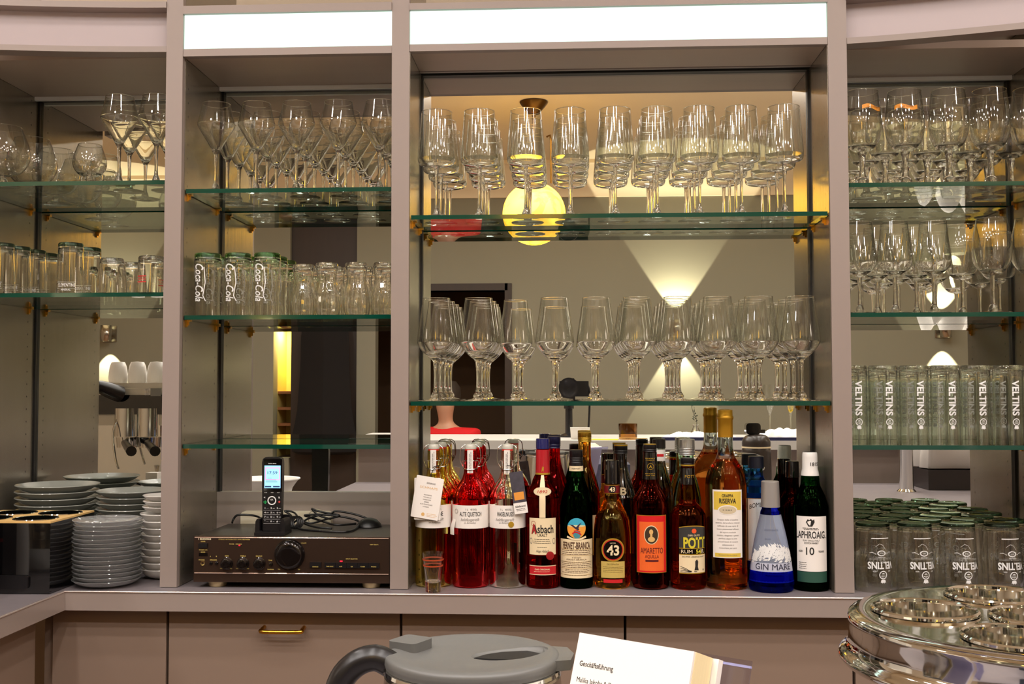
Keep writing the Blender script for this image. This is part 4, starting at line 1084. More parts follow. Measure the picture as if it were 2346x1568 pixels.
# --- swing-top bottles
def swing(label, px, Y, mat, liq_top, names, group, tagk=None, rot=0.0, front=True):
    H = bz(1078, 1034, .06); r = .0402
    shoulder = bz(1078, 1165, .06)
    body = [(r, .004), (r, shoulder + .012), (r * .98, shoulder + .024), (r * .89, shoulder + .037), (r * .73, shoulder + .051), (r * .50, shoulder + .064), (.0165, shoulder + .074), (.0145, shoulder + .086), (.0138, H - .004), (.0138, H)]
    t = bottle(label, px, Y, body, mat, group, 'swing_top_bottle')
    lathe('rubber_seal', [(0, H), (.012, H), (.013, H + .002), (.012, H + .004), (0, H + .004)], pm('seal_red%d' % len(MATS), (210, 50, 40), .5), t, 20)
    lathe('ceramic_stopper', [(0, H + .004), (.013, H + .004), (.0135, H + .009), (.011, H + .014), (.004, H + .016), (0, H + .016)], pm('stopper_grey%d' % len(MATS), (200, 198, 186), .3), t, 24)
    bm = bmesh.new()
    for s in (-1, 1):
        tube_bm(bm, spline([(0, 0, H + .012), (s * .012, -.002, H + .013), (s * .021, -.004, H + .004), (s * .0225, -.004, H - .022), (s * .0155, -.008, H - .036)], 5), .0011, 6)
        tube_bm(bm, spline([(s * .0155, -.008, H - .036), (s * .018, 0, H - .026), (s * .0150, .004, H - .022)], 4), .0010, 6)
    tube_bm(bm, [(.0158 * math.sin(a), -.0158 * math.cos(a) - .001, H - .038 - .003 * math.cos(a)) for a in [(-.5 + k / 16) * PI for k in range(17)]], .0012, 6)
    tube_bm(bm, [(.0145 * math.cos(a), .0145 * math.sin(a), H - .022) for a in [2 * PI * k / 20 for k in range(20)]], .0009, 6, closed=True)
    bm_obj('wire_bail', bm, WIRE, t, smooth=50)
    if front:
        gap_sheet('seal_strip', PAPER, t, lambda z: .0144, -.0062, .0062, shoulder + .076, H + .002, rot=rot * .3, off=.0006, n=4)
        q = Print(); q.lines(-.025, .025, .0015, .0032, 2, .0012); v = [(-y, x) for x, y in q.v]; q.v = v; q.cyl('strip_print', INKG, t, .0148, (shoulder + .076 + H) / 2, rot=rot * .3, off=.0008)
    z0, z1 = bz(1078, 1214, .01), bz(1078, 1161, .01)
    gap_sheet('label_band', PAPER, t, r, -.064, .064, z0, z1, rot=rot)
    if names:
        zc = (z0 + z1) / 2; q = Print(); q.text('1 L', -.007, .0165, .0042, w=.0055); q.text('40 %VOL', .008, .0165, .0042, w=.014)
        q.text(names, .001, .0065, .0092, w=.0045 * len(names) - .004, bold=.012); q.cyl('label_text', INK, t, r, zc, rot=rot, off=.0009)
        q = Print(); q.text('holzfassgereift', .0, -.0055, .0065, w=.042, shear=.4); q.text('im Eichenfass', .0, -.0125, .004, w=.026, shear=.3)
        q.cyl('script_text', INKG, t, r, zc, rot=rot, off=.0009)
    return t, H, shoulder, r
t, H, sh, r = swing('yellow-green swing-top bottle with a white hanging tag, leftmost bottle', 993, .062, YR, 0, 'MIRABELLE'[:0] + 'WILDBIRNE', 'swing-top fruit spirit bottles', rot=.18)
# hanging tag
tg = prism('hanging_tag', rrect(-.031, .031, -.092, 0, .002), 'y', -.0006, 0, PAPER, t); tg.location = (-.001, -.046, bz(993, 1096, .0)); tg.rotation_euler = (-.04, .15, -.1)
q = Print(); q.text('EDELBRAND', .004, -.014, .0034, w=.02, bold=.02)
for k, s in enumerate(('WILDBIRNE', 'MIRABELLE', 'HASELNUSS', 'ZIRBEL', 'ALTE ZWETSCHKE', 'HIMBEER')): q.text(s, .0, -.040 - k * .0052, .0024, w=.002 * len(s), bold=.01)
o = q.flat('tag_text', INKG, tg, origin=(0, -.0009, 0), off=0)
q = Print(); q.text('SCHNAPS', 0, -.024, .005, w=.040); q.disc(-.004, -.083, .0038); q.lines(.004, .028, -.080, .003, 3, .0007); q.flat('tag_gold_print', pm('tag_gold', (222, 176, 110), .5), tg, origin=(0, -.0009, 0), off=0)
tube('tag_string', spline([(-.004, -.045, bz(993, 1100, .0)), (.004, -.040, bz(993, 1080, .0)), (.013, -.016, bz(993, 1070, .02)), (0, -.0175, bz(993, 1074, .02))], 5), .0008, INK, t, 6)
t2_ = prism('back_tag', rrect(-.030, .030, -.092, 0, .002), 'y', -.0006, 0, PAPER, t); t2_.location = (-.008, -.0436, bz(993, 1098, .0)); t2_.rotation_euler = (-.02, 0, -.12)
t, H, sh, r = swing('ruby red swing-top bottle with white label band, second bottle from the left', 1078, .058, RD, 0, 'ALTE QUETSCH', 'swing-top fruit spirit bottles', rot=.06)
q = Print(); q.ring(-.034, .012, .0048, .0054, 20); q.ring(-.034, .012, .0030, .0034, 16); q.cyl('round_seal_print', INKG, t, r, bz(1078, 1188, .01), rot=.06, off=.0009)
gap_sheet('side_tag', PAPER, t, lambda z: .045 - max(0, z - .13) * .3, -.004, .012, .115, .20, rot=-1.15, off=.001, n=3)
t, H, sh, r = swing('straw-coloured swing-top bottle with a dark tag on its shoulder, third bottle', 1163, .060, CL, 0, 'HASELNUSS', 'swing-top fruit spirit bottles', rot=-.10)
lathe('gold_seal', [(0, 0), (.0065, 0), (.0065, .0006), (0, .0008)], GOLDP, t, 20, loc=(.0100, -.0396, bz(1163, 1205, .01)), rot=(PI / 2, 0, .25))
dt = prism('dark_tag', rrect(0, .030, -.092, 0, .002), 'y', -.0006, 0, pm('tag_dark', (70, 66, 76), .4, var=.6, nscale=(70, 70, 70)), t); dt.location = (.006, -.0445, bz(1163, 1086, .0)); dt.rotation_euler = (-.03, -.13, .22)
q = Print(); q.rect(.004, .026, -.062, -.045, 2); q.flat('tag_orange_patch', pm('tag_orange', (226, 150, 60), .5), dt, origin=(0, -.0007, 0), off=0)
q = Print(); q.rect(0, .030, -.092, -.068, 2); q.flat('tag_white_foot', PAPER, dt, origin=(0, -.0007, 0), off=0)
q = Print(); q.text('Edelbrand', .015, -.076, .004, w=.022, bold=.02); q.lines(.004, .027, -.082, .003, 2, .0009); q.flat('tag_small_text', INK, dt, origin=(0, -.0010, 0), off=0)
tube('tag_string', spline([(.012, -.044, bz(1163, 1086, .0)), (.016, -.030, bz(1163, 1074, .0)), (.0, -.0175, bz(1163, 1070, .02))], 5), .0008, INK, t, 6)
swing('yellow-green swing-top bottle standing behind the leftmost bottle', 1010, .146, YR, 0, '', 'swing-top bottles in the second row', front=False)
swing('ruby red swing-top bottle standing behind the second bottle', 1092, .146, RD, 0, '', 'swing-top bottles in the second row', front=False)
# --- shot glass
t = thing('shot_glass', 'small empty shot glass with orange rings in front of the leftmost bottle', 'shot glass', (W(992, 1352, -.028).x, -.026, ZT + .0015))
hs = W(992, 1266, -.026).z - ZT - .0015
lathe('glass_body', [(0, 0), (.0155, 0), (.0165, .002), (.0175, .018)] + [(.0175 + (.0240 - .0175) * k / 5, .018 + (hs - .018) * k / 5) for k in range(1, 6)] + [(.0225, hs)] + [(.0225 - (.0225 - .0140) * k / 5, hs - (hs - .024) * k / 5) for k in range(1, 6)] + [(.007, .020), (0, .0195)], GLASS, t, 36)
for zz in (.055, .068): lathe('orange_ring', [(.0170 + (zz - .018) * .108, zz), (.0172 + (zz + .003 - .018) * .108, zz + .003), (.0176 + (zz + .003 - .018) * .108, zz + .003), (.0174 + (zz - .018) * .108, zz)], pm('ring_orange%d' % int(zz * 1000), (226, 96, 50), .5, trans=.4), t, 36, close=True)

# --- Asbach
r = .0366; zc = lambda py: bz(1245, py, .02)
t = bottle('red-capsuled brandy bottle with cream label and blue cap', 1244, .055, [(r, .004), (r, zc(1160)), (r * .97, zc(1145)), (r * .86, zc(1127)), (r * .66, zc(1111)), (.0185, zc(1098)), (.0152, zc(1085)), (.0140, zc(1040)), (.0140, zc(1032))], COG)
sleeve(t, 'red_capsule', pm('capsule_red', (176, 20, 34), .3, coat=.5), [(.0163, zc(1090)), (.0158, zc(1075)), (.0150, zc(1034)), (.0120, zc(1032)), (.010, zc(1032))])
cap(t, .0150, .0150, zc(1032) + .0005, zc(1008), pm('cap_navy', (24, 26, 92), .25, coat=.6), 'blue_cap')
gap_sheet('neck_ribbon', CREAM, t, lambda z: r if z < zc(1160) else r * math.sqrt(max(.16, 1 - ((z - zc(1160)) / (zc(1094) - zc(1160))) ** 2.6)) + .0008, -.0065, .0065, zc(1188), zc(1092), off=.0012, n=3)
q = Print(); q.disc(0, 0, .0185, .0098, 24); q.cyl('oval_medallion', CREAM, t, lambda z: .0335, zc(1128), off=.0034)
q = Print(); q.text('1892', 0, 0, .006, w=.02, shear=.2); q.cyl('medallion_text', RED, t, lambda z: .0335, zc(1128), off=.0039)
q = Print(); q.text('Asb', 0, 0, .004) ; q = Print(); q.poly([(-.002, -.006), (.002, -.006), (.003, .004), (.0005, .007), (.0015, .0), (-.001, .006)]); q.cyl('gold_crest', GOLDP, t, .0155, zc(1078), off=.0006)
sleeve(t, 'gold_band', GOLDP, [(.0165, zc(1091)), (.0163, zc(1087))])
gap_sheet('main_label', CREAM, t, r, -.0325, .0325, zc(1273), zc(1189))
zm = zc(1231)
q = Print(); q.text('Asbach', .0012, .0165, .0175, w=.048, bold=.02); q.text('URALT', .0, .003, .0064, w=.0215, bold=.01); q.lines(-.024, .020, -.006, .0042, 3, .0009, seed=2); q.lines(-.012, .012, -.023, .002, 1, .0008)
q.text('Hugo Asbach', .0, -.0315, .0058, w=.028, shear=.5); q.cyl('label_text', INK, t, r, zm, off=.0009)
q = Print(); q.text('A', -.0195, .0165, .020, w=.013, bold=.05); q.ring(-.021, .028, .005, .0058, 16); q.cyl('red_initial', pm('initial_red', (170, 40, 40), .5), t, r, zm, off=.0011)
q = Print(); q.ring(-.027, -.010, .0028, .0036, 12, 1.9); q.ring(.0265, -.010, .0028, .0036, 12, 1.9); q.cyl('label_ornament', INKG, t, r, zm, off=.0010)
lathe('wax_seal', [(0, 0), (.0095, 0), (.0092, .0014), (.007, .0018), (0, .0012)], pm('wax_seal_red', (150, 20, 26), .35), t, 24, loc=(.0165, -.0345, zc(1275)), rot=(PI / 2, 0, .42))
gap_sheet('lower_red_label', pm('band_red', (190, 20, 34), .45), t, r, -.0325, .0325, zc(1318), zc(1299))
q = Print(); q.rect(-.0325, .0325, .0088, .0102, 12); q.rect(-.0325, .0325, -.0102, -.0088, 12); q.text('DAS ORIGINAL', 0, .002, .0032, w=.034, bold=.02); q.lines(-.02, .02, -.003, .003, 1, .0008); q.cyl('lower_label_text', CREAM, t, r, zc(1308.5), off=.0009)
# bright red bottle behind
t = bottle('bright red bitter bottle behind the red-capsuled brandy', 1270, .140, [(.0345, .004), (.0345, .185), (.033, .205), (.022, .238), (.0155, .262), (.0135, .28), (.0135, .300)], RD)
cap(t, .0145, .0145, .3005, .328, BLUE if False else pm('cap_dark_blue', (30, 30, 70), .3), 'cap', 2)
gap_sheet('main_label', CREAM, t, .0345, -.03, .03, .06, .13)

# --- Fernet
r = .0362; zc = lambda py: bz(1321, py, .02)
t = bottle('dark green herb bitter bottle with an eagle emblem and cream label', 1321, .056, [(r, .004), (r, zc(1200)), (r * .99, zc(1170)), (r * .86, zc(1140)), (.0225, zc(1112)), (.0165, zc(1090)), (.0146, zc(1070)), (.0140, zc(1040)), (.0140, zc(1036))], DKG)
sleeve(t, 'green_neck_glass', glassmat('green_neck', (60, 190, 80), 1.5), [(.0195, zc(1104)), (.0169, zc(1091)), (.0163, zc(1083))], .0008)
sleeve(t, 'neck_label', CREAM, [(.0159, zc(1083)), (.0155, zc(1071))])
q = Print(); q.text('FERNET', 0, 0, .0032, w=.02); q.cyl('neck_label_text', INK, t, .0158, zc(1077), off=.0006)
cap(t, .0152, .0150, zc(1064), zc(1034), BLKPL, 'cap', 3); sleeve(t, 'cap_collar', BLKPL, [(.0158, zc(1071)), (.0156, zc(1064))])
q = Print(); q.disc(0, 0, .0210, .0220, 36); q.cyl('emblem_sky', pm('emblem_blue', (60, 170, 200), .5), t, r, zc(1212), off=.0005)
q = Print(); q.disc(0, 0, .0208, .0218, clip=.0045); q.cyl('emblem_orange', pm('emblem_orange', (240, 160, 60), .5), t, r, zc(1212), off=.0008)
q = Print(); q.disc(0, .005, .0202, .0022, 20); q.cyl('emblem_haze', pm('emblem_haze', (214, 214, 170), .5), t, r, zc(1212), off=.0009)
q = Print(); q.disc(.001, -.014, .0080, .0085, 24); q.cyl('emblem_globe', pm('globe_teal', (70, 140, 150), .5), t, r, zc(1212), off=.0011)
q = Print(); q.stroke([(-.009, -.012), (-.003, -.008), (.004, -.010), (.010, -.014)], .003); q.stroke([(-.006, -.006), (.002, -.005), (.008, -.008)], .002); q.cyl('emblem_ribbon', RED, t, r, zc(1212), off=.0013)
q = Print(); q.poly([(-.015, .008), (-.008, .0075), (-.001, .002), (.003, .007), (.011, .013), (.006, .005), (.004, .0), (.006, -.003), (.002, -.004), (-.003, -.001), (-.009, .004)]); q.cyl('eagle', pm('eagle_dark', (50, 36, 60), .5), t, r, zc(1212), off=.0014)
q = Print(); pts = [(-.021 + .042 * k / 12, -.0185 - .006 * math.sin(PI * k / 12)) for k in range(13)]; q.stroke(pts, .0042); q.cyl('emblem_scroll', CREAM, t, r, zc(1212), off=.0015)
gap_sheet('main_label', CREAM, t, r, -.045, .045, zc(1327), zc(1238))
zm = zc(1282)
q = Print(); q.text('FERNET-BRANCA', .0, .0285, .0145, w=.066, bold=.03); q.lines(-.037, .037, .0175, .0042, 3, .0012, .05, 4); q.text('FERNET-BRANCA', 0, -.002, .0034, w=.045)
q.text('di Bologna', 0, .0028, .003, w=.02, shear=.4); q.lines(-.038, .038, -.0075, .0038, 4, .0011, .03, 5); q.lines(-.038, .038, -.024, .0034, 3, .0010, .2, 6); q.lines(-.03, .03, -.036, .003, 1, .001); q.cyl('label_text', pm('label_brown_ink', (90, 60, 40), .6), t, r, zm, off=.0009)
q = Print()
for k in range(5): q.rect(-.044, .044, .020 - .014 * k, .0206 - .014 * k, 14)
q.cyl('label_rules', GOLDP, t, r, zm, off=.0008)
# gold capped bottle behind
t = bottle('amber bottle with ribbed gold cap behind the eagle emblem bottle', 1341, .144, [(.0345, .004), (.0345, .18), (.032, .21), (.022, .245), (.0150, .27), (.0140, .30), (.0140, .315)], GOLDL)
cap(t, .0155, .0155, .3155, .338, pm('cap_gold', (214, 170, 60), .3, metal=.8), 'gold_cap', 4)
gap_sheet('side_label', CREAM, t, .035, .0, .03, .06, .15, rot=.2)

# --- Licor 43
zc = lambda py: bz(1403, py, .01); r = .0422
t = bottle('amber liqueur bottle with round 43 label and black cap', 1403, .060, [(r * .90, .004), (r * .97, .015), (r, zc(1300)), (r * .98, zc(1235)), (r * .92, zc(1205)), (r * .86, zc(1190)), (.0240, zc(1166)), (.0175, zc(1150)), (.0158, zc(1130)), (.0152, zc(1112))], GOLDL)
cap(t, .0172, .0165, zc(1113), zc(1059), BLKGL, 'black_cap')
sleeve(t, 'neck_label', pm('neck_dark_red', (110, 20, 24), .4), [(.0172, zc(1136)), (.0170, zc(1116))])
q = Print(); q.rect(-.020, .020, .0085, .0095, 8); q.rect(-.020, .020, -.0095, -.0085, 8); q.cyl('neck_gold_lines', GOLDP, t, .0174, zc(1126), off=.0006)
q = Print(); q.disc(0, 0, .0088); q.cyl('neck_disc', BLK, t, .0174, zc(1126), off=.0005)
q = Print(); q.text('43', 0, 0, .0092, w=.0115, bold=.03); q.cyl('neck_number', CREAM, t, .0174, zc(1126), off=.0008)
zm = zc(1263)
q = Print(); q.ring(0, 0, .0225, .0255, 40); q.cyl('disc_gold_ring', GOLDP, t, r * .985, zm, off=.0014)
q = Print(); q.ring(0, 0, .0205, .0225, 40); q.cyl('disc_red_ring', RED, t, r * .985, zm, off=.0014)
q = Print(); q.disc(0, 0, .0207, None, 36); q.cyl('disc_black', BLK, t, r * .985, zm, off=.0013)
q = Print(); q.text('43', 0, -.0005, .021, w=.0265, bold=.03); q.text('LICOR', 0, .0148, .0026, w=.012); q.cyl('disc_number', CREAM, t, r * .985, zm, off=.0018)
gap_sheet('lower_label', pm('lower_label_gold', (196, 170, 90), .5), t, r * .98, -.027, .027, zc(1328), zc(1290), off=.0006)
q = Print(); q.text('DE ESPAÑA', 0, .012, .0035, w=.026); q.lines(-.023, .023, .006, .0036, 4, .0009, .03, 9); q.cyl('lower_label_text', pm('olive_ink', (110, 90, 40), .6), t, r * .98, zc(1309), off=.0012)
gap_sheet('foot_label', RED, t, r * .97, -.021, .021, zc(1339), zc(1331), off=.001)
t = bottle('black bottle with gold-edged cap and gold letter behind the 43 bottle', 1424, .146, [(.035, .004), (.035, .17), (.033, .195), (.021, .235), (.0155, .255), (.0142, .27), (.0142, .288)], BLK)
cap(t, .0155, .0155, .2885, .309, BLKPL, 'cap', 2); sleeve(t, 'cap_gold_edge', GOLDP, [(.0157, .306), (.0157, .309)])
q = Print(); q.text('B', 0, 0, .016, w=.013, bold=.03); q.cyl('gold_letter', CREAM, t, lambda z: .030, .205, rot=.12, off=.003)

# --- Amaretto
r = .0408; zc = lambda py: bz(1491, py, .02)
t = bottle('dark amaretto bottle with a red and orange portrait label', 1491, .056, [(r * .96, .003), (r, .010), (r, zc(1180)), (r * .985, zc(1162)), (r * .90, zc(1146)), (r * .72, zc(1131)), (r * .53, zc(1118)), (.0180, zc(1106)), (.0152, zc(1085)), (.0140, zc(1040)), (.0140, zc(1036))], DKB)
cap(t, .0150, .0150, zc(1038), zc(1022), BLKPL, 'cap', 2); lathe('cap_gold_top', [(0, 0), (.0140, 0), (.0140, .0012), (0, .0012)], GOLDP, t, 24, loc=(0, 0, zc(1022) + .0002))
sleeve(t, 'neck_label', BLK, [(.0175, zc(1102)), (.0165, zc(1085)), (.0153, zc(1040))])
q = Print(); q.ring(0, .0, .0062, .0070, 20); q.text('A', 0, 0, .006, bold=.02); q.lines(-.012, .012, .018, .004, 2, .0010); q.lines(-.012, .012, -.016, .004, 2, .001); q.text('VSOP', 0, -.026, .003, w=.014); q.cyl('neck_gold_print', GOLDP, t, .0160, zc(1072), off=.0012)
gap_sheet('main_label', pm('label_red', (214, 24, 30), .4), t, r, -.036, .036, zc(1314), zc(1182))
q = Print(); q.rect(-.028, .028, -.056, .050, 12); q.cyl('label_orange_field', pm('label_orange', (238, 104, 40), .45), t, r, zc(1250), off=.0008)
zm = zc(1250)
q = Print(); q.frame(-.036, .036, zc(1314) - zm, zc(1182) - zm, .0012, 12); q.cyl('label_gold_frame', GOLDP, t, r, zm, off=.0009)
q = Print(); q.disc(-.001, .022, .0158, .0205, 30); q.cyl('portrait_oval_edge', CREAM, t, r, zm, off=.0010)
q = Print(); q.disc(-.001, .022, .0142, .0188, 30); q.cyl('portrait_ground', pm('portrait_dark', (60, 44, 24), .5), t, r, zm, off=.0012)
q = Print(); q.disc(-.0015, .0285, .0042, .0056, 18); q.rect(-.0035, .001, .017, .024, 2); q.disc(-.001, .0125, .0075, .0055); q.cyl('portrait_figure', pm('portrait_skin', (222, 178, 110), .6), t, r, zm, off=.0014)
q = Print(); q.text('AMARETTO', 0, -.012, .0125, w=.050, bold=.02); q.text('AQUILLA', 0, -.0245, .0072, w=.030); q.rect(-.014, .014, -.036, -.032, 6); q.cyl('label_text', pm('label_dark_red_ink', (90, 16, 20), .5), t, r, zm, off=.0013)
t = bottle('clear bottle with small red and white strip behind the amaretto', 1512, .146, [(.031, .004), (.031, .19), (.029, .215), (.020, .245), (.0140, .27), (.0140, .30)], CLR)
cap(t, .0150, .0150, .3005, .322, BLKPL, 'cap'); sleeve(t, 'neck_strip', PAPER, [(.0146, .272), (.0146, .298)])
q = Print(); q.rect(-.01, .01, -.003, .003, 4); q.cyl('neck_red_mark', RED, t, .0149, .285, off=.0006)

# --- Pott
zc = lambda py: bz(1577, py, .02); r = .0390
t = bottle('dark rum bottle with black, yellow and white ship label', 1577, .056, [(r * .97, .003), (r, .008), (r, zc(1195)), (r * .96, zc(1182)), (r * .80, zc(1170)), (.0240, zc(1161)), (.0174, zc(1152)), (.0162, zc(1130)), (.0150, zc(1070)), (.0145, zc(1062))], RUM)
cap(t, .0152, .0150, zc(1072), zc(1053), BLKPL, 'cap', 2); sleeve(t, 'cap_gold_ring', GOLDP, [(.0156, zc(1071)), (.0156, zc(1068))])
sleeve(t, 'neck_label', BLK, [(.0166, zc(1114)), (.0156, zc(1076))])
q = Print(); q.text('POTT', .004, 0, .006, w=.022); q.cyl('neck_gold_text', GOLDP, t, .0160, zc(1095), off=.0012)
sleeve(t, 'yellow_neck', glassmat('amber_neck_glass', (236, 200, 70), 1.45), [(.0172, zc(1150)), (.0168, zc(1130)), (.0160, zc(1116))], .0008)
zm = zc(1262)
pts = [(-.026, .054 - .0), (-.013, .0605), (.006, .064), (.024, .0615), (.036, .056)]
def lab(y0, y1, mat, nm, top=None, off=.0006):
    q = Print(); n = 16; v, f = [], []
    for k in range(n + 1):
        x = -.027 + .064 * k / n; yt = y1 + (.004 * (1 - ((x - .005) / .032) ** 2) if top else 0); v += [(x, y0), (x, yt)]
        if k: f.append((2 * k - 2, 2 * k, 2 * k + 1, 2 * k - 1))
    q.add(v, f); q.cyl(nm, mat, t, r, zm, rot=.08, off=off)
y_ = lambda py: zc(py) - zm
lab(y_(1316), y_(1210), GOLDP, 'label_gold_edge', True, .0005)
lab(y_(1257), y_(1212), pm('label_charcoal', (52, 52, 50), .5), 'label_black_field', True, .0008)
lab(y_(1271), y_(1259), BLK, 'label_band', None, .0009); lab(y_(1314), y_(1273), CREAM, 'label_white_field', None, .0008)
q = Print(); q.text('POTT', .009, y_(1245), .0225, w=.052, bold=.035); q.text('54', .016, y_(1265), .0082, w=.012, bold=.03); q.cyl('label_yellow_text', pm('label_yellow', (216, 200, 50), .5), t, r, zm, rot=.08, off=.0013)
q = Print(); q.disc(.006, y_(1218), .0052); q.cyl('label_orange_sun', pm('label_sun', (236, 90, 40), .5), t, r, zm, rot=.08, off=.0012)
q = Print(); q.text('DER GUTE', .006, y_(1228), .0034, w=.026, bold=.02); q.text('RUM', -.010, y_(1265), .0074, w=.024, bold=.02); q.text('F.', .028, y_(1265), .0074, w=.008, bold=.02); q.cyl('label_white_text', CREAM, t, r, zm, rot=.08, off=.0013)
q = Print(); q.text('ECHTER UEBERSEE-RUM', .005, y_(1277), .003, w=.05); q.poly([(.006, y_(1308)), (.016, y_(1308)), (.014, y_(1300)), (.015, y_(1288)), (.012, y_(1283)), (.008, y_(1287)), (.008, y_(1299))])
for k in range(4): q.stroke([(-.024, y_(1300 + 4 * k)), (-.014, y_(1303 + 3 * k)), (-.004, y_(1309 + k)), (.010, y_(1311)), (.030, y_(1306 + k))], .0012)
q.cyl('ship_drawing', INK, t, r, zm, rot=.08, off=.0013)
t = bottle('greenish clear bottle with silver cap behind the rum bottle', 1576, .142, [(.032, .004), (.032, .16), (.031, .19), (.024, .225), (.0155, .25), (.0155, .285)], glassmat('bottle_pale_green', (206, 236, 212), 1.45))
cap(t, .0185, .0180, .285, .322, pm('cap_silver', (206, 206, 204), .3, metal=.8), 'silver_cap', 5)

# --- Grappa
zc = lambda py: bz(1666, py, .02); r = .0452
t = bottle('tall golden grappa bottle with gold capsule and tall white label', 1665, .062, [(r * .98, .003), (r, .010), (r, zc(1140)), (r * .99, zc(1112)), (r * .93, zc(1094)), (r * .80, zc(1076)), (r * .62, zc(1063)), (.0235, zc(1055))], RSE)
lathe('clear_neck', smooth_prof([(.0230, zc(1055) + .0002), (.0188, zc(1045)), (.0168, zc(1030)), (.0160, zc(1000)), (.0160, zc(975))], 3) + [(0, zc(975)), (0, zc(1055) + .0002)], CLR, t, 32)
sleeve(t, 'gold_capsule', pm('capsule_gold', (200, 148, 40), .35, metal=.6), [(.0168, zc(1005)), (.0166, zc(965)), (.0182, zc(962)), (.0182, zc(958)), (.0166, zc(955)), (.0162, zc(942)), (.010, zc(940)), (.002, zc(940))])
gap_sheet('main_label', PAPER, t, r, -.034, .034, zc(1280), zc(1124), rot=-.06)
zm = zc(1202); y_ = lambda py: zc(py) - zm
PG = pm('label_pale_gold', (222, 190, 70), .5)
q = Print(); q.rect(-.031, .031, y_(1170), y_(1128), 12); q.cyl('label_yellow_field', PG, t, r, zm, rot=-.06, off=.0008)
q = Print(); q.rect(-.029, .029, y_(1278), y_(1269), 12); q.cyl('label_yellow_strip', PG, t, r, zm, rot=-.06, off=.0008)
q = Print(); q.disc(0, y_(1170), .0210, .0105, 28); q.cyl('label_oval_edge', PAPER, t, r, zm, rot=-.06, off=.0010)
q = Print(); q.disc(0, y_(1170), .0185, .0085, 28); q.cyl('label_oval', pm('oval_beige', (206, 190, 160), .5), t, r, zm, rot=-.06, off=.0012)
q = Print(); q.text('GRAPPA', 0, y_(1137), .0068, w=.024, bold=.01); q.text('RISERVA', 0, y_(1149), .0105, w=.036, bold=.02); q.lines(-.011, .011, y_(1170), .003, 1, .0014); q.cyl('label_text', INK, t, r, zm, rot=-.06, off=.0014)
q = Print()
for k, s in enumerate(('Grappa dalla cristallina', 'essenza, dal profumo intenso', 'raffinata da uve nere di', 'bosco piemontesi affinata', 'dal sapore morbido', 'intenso, elegante e pieno', 'perfetta dopo la cena', 'piccoli botti di rovere', 'selezionate e', 'invecchiata per anni')): q.text(s, 0, y_(1192 + 7.2 * k), .0034, w=.0019 * len(s), shear=.15)
q.text('PRODOTTO IN ITALIA', 0, y_(1273.5), .0026, w=.04); q.cyl('label_small_text', INKG, t, r, zm, rot=-.06, off=.0010)

# --- Bombay behind, Gin Mare in front
t = bottle('sky blue gin bottle with arched label, behind the conical gin bottle', 1735, .142, [(.034, .004), (.034, .20), (.032, .215), (.018, .232), (.0150, .245), (.0150, .256)], BLUE)
cap(t, .0180, .0175, .256, .283, pm('cap_blue_black', (22, 26, 40), .3), 'cap'); sleeve(t, 'cap_strip', PAPER, [(.01815, .268), (.01815, .283)]) if False else None
gap_sheet('main_label', pm('label_pale_blue', (214, 228, 234), .5), t, .034, -.026, .026, .05, .19)
q = Print(); q.text('BOMBAY', 0, 0, .010, w=.042, bold=.02, arc=.006); q.cyl('label_text', INK, t, .034, .176, off=.0009)
q = Print(); q.frame(-.026, .026, -.068, .070, .0012, 8); q.cyl('label_frame', GOLDP, t, .034, .12, off=.0009)
zc = lambda py: bz(1768, py, .01); r0 = .0488
t = bottle('conical pale blue gin bottle with silver cap and white leaf print', 1767, .036, [(r0 * .97, .004), (r0, .012), (r0 * .985, zc(1335))], COBALT)
rg = lambda z: r0 * .985 + (.0225 - r0 * .985) * max(0, min(1, (z - zc(1335)) / (zc(1183) - zc(1335)))) ** 1.0 + .0030 * math.sin(PI * max(0, min(1, (z - zc(1335)) / (zc(1183) - zc(1335)))))
lathe('clear_body', [(0, zc(1335) + .0003)] + [(rg(zc(1335) + (zc(1183) - zc(1335)) * k / 12), zc(1335) + .0003 + (zc(1183) - zc(1335)) * k / 12) for k in range(13)] + [(0, zc(1183) + .0003)], GINB, t, 44)
lathe('cobalt_shoulder', [(0, zc(1183) + .0006), (.0225, zc(1183) + .0006), (.0215, zc(1176)), (.0185, zc(1170)), (.0185, zc(1166)), (0, zc(1166))], COBALT, t, 32)
cap(t, .0205, .0190, zc(1166) + .0003, zc(1106), pm('cap_brushed_silver', (172, 168, 166), .32, metal=.5), 'silver_cap')
zm = zc(1298); rg2 = lambda z: rg(z)
q = Print(); rnd = random.Random(3)
for k in range(90):
    x = -.056 + .112 * (k + rnd.random()) / 90; hgt_ = .026 * (1 - (x / .062) ** 2) + .010; y0 = rnd.random() * .016 - .002
    for j in range(5):
        a = PI / 2 + (j - 2) * .5 + rnd.uniform(-.3, .3); L_ = (.008 + .005 * rnd.random()); bx, by = x + .003 * j - .006, y0 + hgt_ * (.3 + .14 * j)
        ex, ey = bx + L_ * math.cos(a), by + L_ * math.sin(a); nx, ny = -math.sin(a) * .0015, math.cos(a) * .0015
        q.poly([(bx, by), ((bx + ex) / 2 + nx, (by + ey) / 2 + ny), (ex, ey), ((bx + ex) / 2 - nx, (by + ey) / 2 - ny)])
q.cyl('leaf_print', WPRINT, t, rg2, zm, rot=-.05, off=.0007)
q = Print(); q.rect(-.060, .060, zc(1335) - zm + .001, zc(1290) - zm, 24); q.cyl('print_foot', pm('print_frost', (206, 208, 226), .5, trans=.25), t, rg2, zm, rot=-.05, off=.0005)
